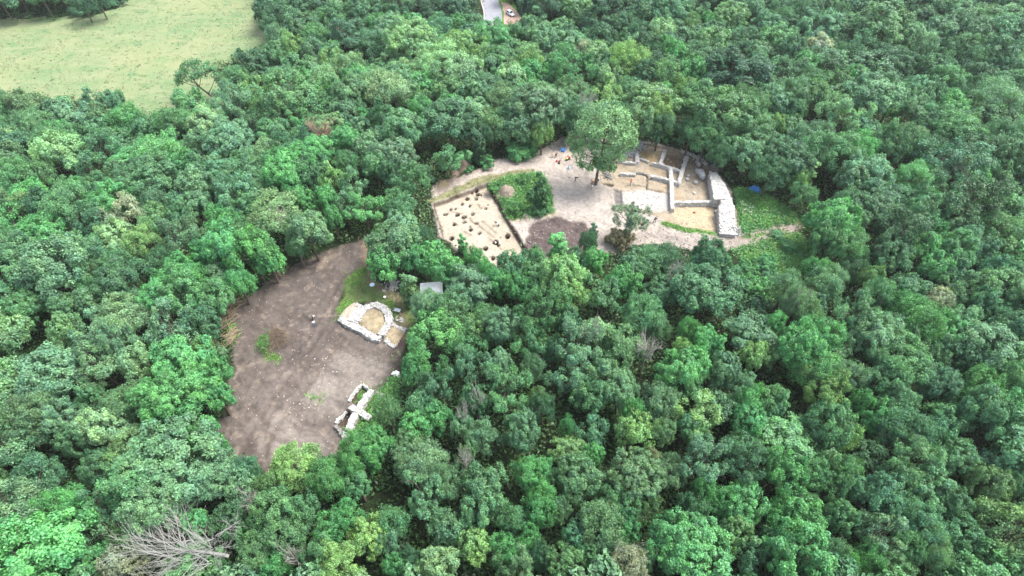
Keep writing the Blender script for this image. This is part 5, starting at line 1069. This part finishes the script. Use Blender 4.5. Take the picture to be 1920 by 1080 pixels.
def pose_mesh(pose):
    if pose in POSE: return POSE[pose]
    caps, M = pose_caps(pose); bm = bmesh.new()
    for c in caps: capsule(bm, Vector(c[0]), Vector(c[1]), c[2], c[3])
    me = bpy.data.meshes.new('person_src'); bm.to_mesh(me); bm.free(); o = bpy.data.objects.new('person_src', me); COL.objects.link(o)
    md = o.modifiers.new('r', 'REMESH'); md.mode = 'VOXEL'; md.voxel_size = .0105; sm = o.modifiers.new('s', 'SMOOTH'); sm.iterations = 2; sm.factor = .4
    bpy.context.view_layer.update(); ev = o.evaluated_get(bpy.context.evaluated_depsgraph_get()); me2 = bpy.data.meshes.new_from_object(ev); bpy.data.objects.remove(o); bpy.data.meshes.remove(me)
    n = len(me2.polygons); C = np.empty(n*3, np.float32); me2.polygons.foreach_get('center', C); C = C.reshape(-1, 3); best = np.full(n, 1e9); idx = np.zeros(n, int)
    for (p0, p1, r0, r1, lb) in caps:
        a = np.array(p0); e = np.array(p1)-a; t = np.clip(((C-a)@e)/(e@e+1e-9), 0, 1); d = np.linalg.norm(C-a-t[:, None]*e, axis=1)-(r0+(r1-r0)*t); d -= (.006 if lb in ('eyes', 'mouth') else 0); m = d < best; best[m] = d[m]; idx[m] = SLOTS.index(lb)
    me2.materials.clear()
    for s in SLOTS: me2.materials.append(M_SKIN)
    me2.polygons.foreach_set('material_index', idx.astype(np.int32)); me2.polygons.foreach_set('use_smooth', np.full(n, True))
    bm = bmesh.new(); bmesh.ops.create_uvsphere(bm, u_segments=20, v_segments=14, radius=.108, matrix=M @ Matrix.Translation((0, .012, .74)))
    cut = [f for f in bm.faces if (lambda q: q.y > .055 and q.z < .79 or q.z < .665)(M.inverted() @ f.calc_center_median())]; bmesh.ops.delete(bm, geom=cut, context='FACES'); hm = bpy.data.meshes.new('hair'); bm.to_mesh(hm); bm.free(); hm.polygons.foreach_set('use_smooth', np.full(len(hm.polygons), True)); hm.materials.append(M_SHOE)
    POSE[pose] = (me2, hm); return POSE[pose]
DK, WHT, ORG, YEL, RDC, LBL, GRY, NVY, JNS = (.02, .02, .024), (.78, .78, .78), (.75, .30, .06), (.72, .60, .08), (.50, .03, .03), (.30, .52, .78), (.35, .35, .36), (.03, .04, .10), (.07, .13, .28)
HD, HB = (.02, .015, .012), (.20, .12, .06)
def person(px, py, pose, rz, top, tr, hair, label, s=1.0):
    me, hm = pose_mesh(pose); p = gat(px, py); r = thing('person', label, 'person', p, R_(rz), 'people working on the site'); r.scale = (s, s, s)
    b = link('body', me, r); h = link('hair', hm, r)
    for i, m in enumerate((cloth(top), )): pass
    for sl, m in zip(b.material_slots, (cloth(tr), cloth(top), M_SKIN, M_SHOE, M_EYE, M_LIP)): sl.link = 'OBJECT'; sl.material = m
    h.material_slots[0].link = 'OBJECT'; h.material_slots[0].material = cloth(hair); return r
person(1037, 294, 'kneel', 120, ORG, WHT, HD, 'person in orange top and white trousers kneeling, leftmost of the diggers')
person(1042, 293.5, 'crouch', -100, DK, GRY, HD, 'person in black top crouching beside the kneeling one in orange')
person(1048, 307, 'kneel', -80, DK, DK, HD, 'person all in black kneeling next to the red bucket')
person(1063, 301, 'crouch', 80, YEL, DK, HD, 'person in yellow top and black trousers crouching near the lone tree')
person(1067, 299, 'kneel', 100, RDC, DK, HD, 'person in red top kneeling beside the one in yellow')
person(1067, 317, 'crouch', 20, LBL, LBL, HD, 'person in light blue clothes crouching left of the lone tree')
person(1079, 339, 'bend', -95, DK, DK, HD, 'person in black bending over on the open soil left of the lone tree')
person(1111, 343, 'crouch', 70, ORG, HB, HB, 'person in orange top crouching left of the lone tree trunk')
person(1110, 353, 'kneel', 140, WHT, GRY, HD, 'dark-haired person in white shirt kneeling below the lone tree')
person(1182, 348, 'stand', 60, RDC, JNS, HD, 'person in red top and blue jeans standing beside the thin wall rows', 1.05)
person(1227, 417, 'bend', -40, NVY, DK, HD, 'person in dark clothes bending at the track below the pale floor', 1.1)
person(932, 423, 'bend', 80, DK, WHT, HD, 'person in black top and pale trousers bending in the pitted trench')
person(929, 451, 'crouch', 120, WHT, DK, HD, 'person in white shirt crouching inside a round pit of the trench')
person(588.5, 598, 'bend', -120, GRY, DK, HD, 'person in grey bending on the brown clearing, farther of two')
person(590.5, 612, 'stand', 30, WHT, JNS, HD, 'person in white shirt standing on the brown clearing, nearer of two')

# ------------------------------------------------------------------ thin air haze
def m_haze(dens):
    t = NT('haze_air'); v = t.n('ShaderNodeVolumePrincipled'); v.inputs['Color'].default_value = (.93, .97, 1.0, 1); v.inputs['Density'].default_value = dens; v.inputs['Anisotropy'].default_value = .2
    t.l(v.outputs[0], t.out.inputs['Volume']); return t.m
bm = bmesh.new(); box(bm, (0, 400, 39.5), (9400, 9600, 101)); hz = bm_obj('haze', bm, m_haze(.0001)); hz['kind'] = 'stuff'
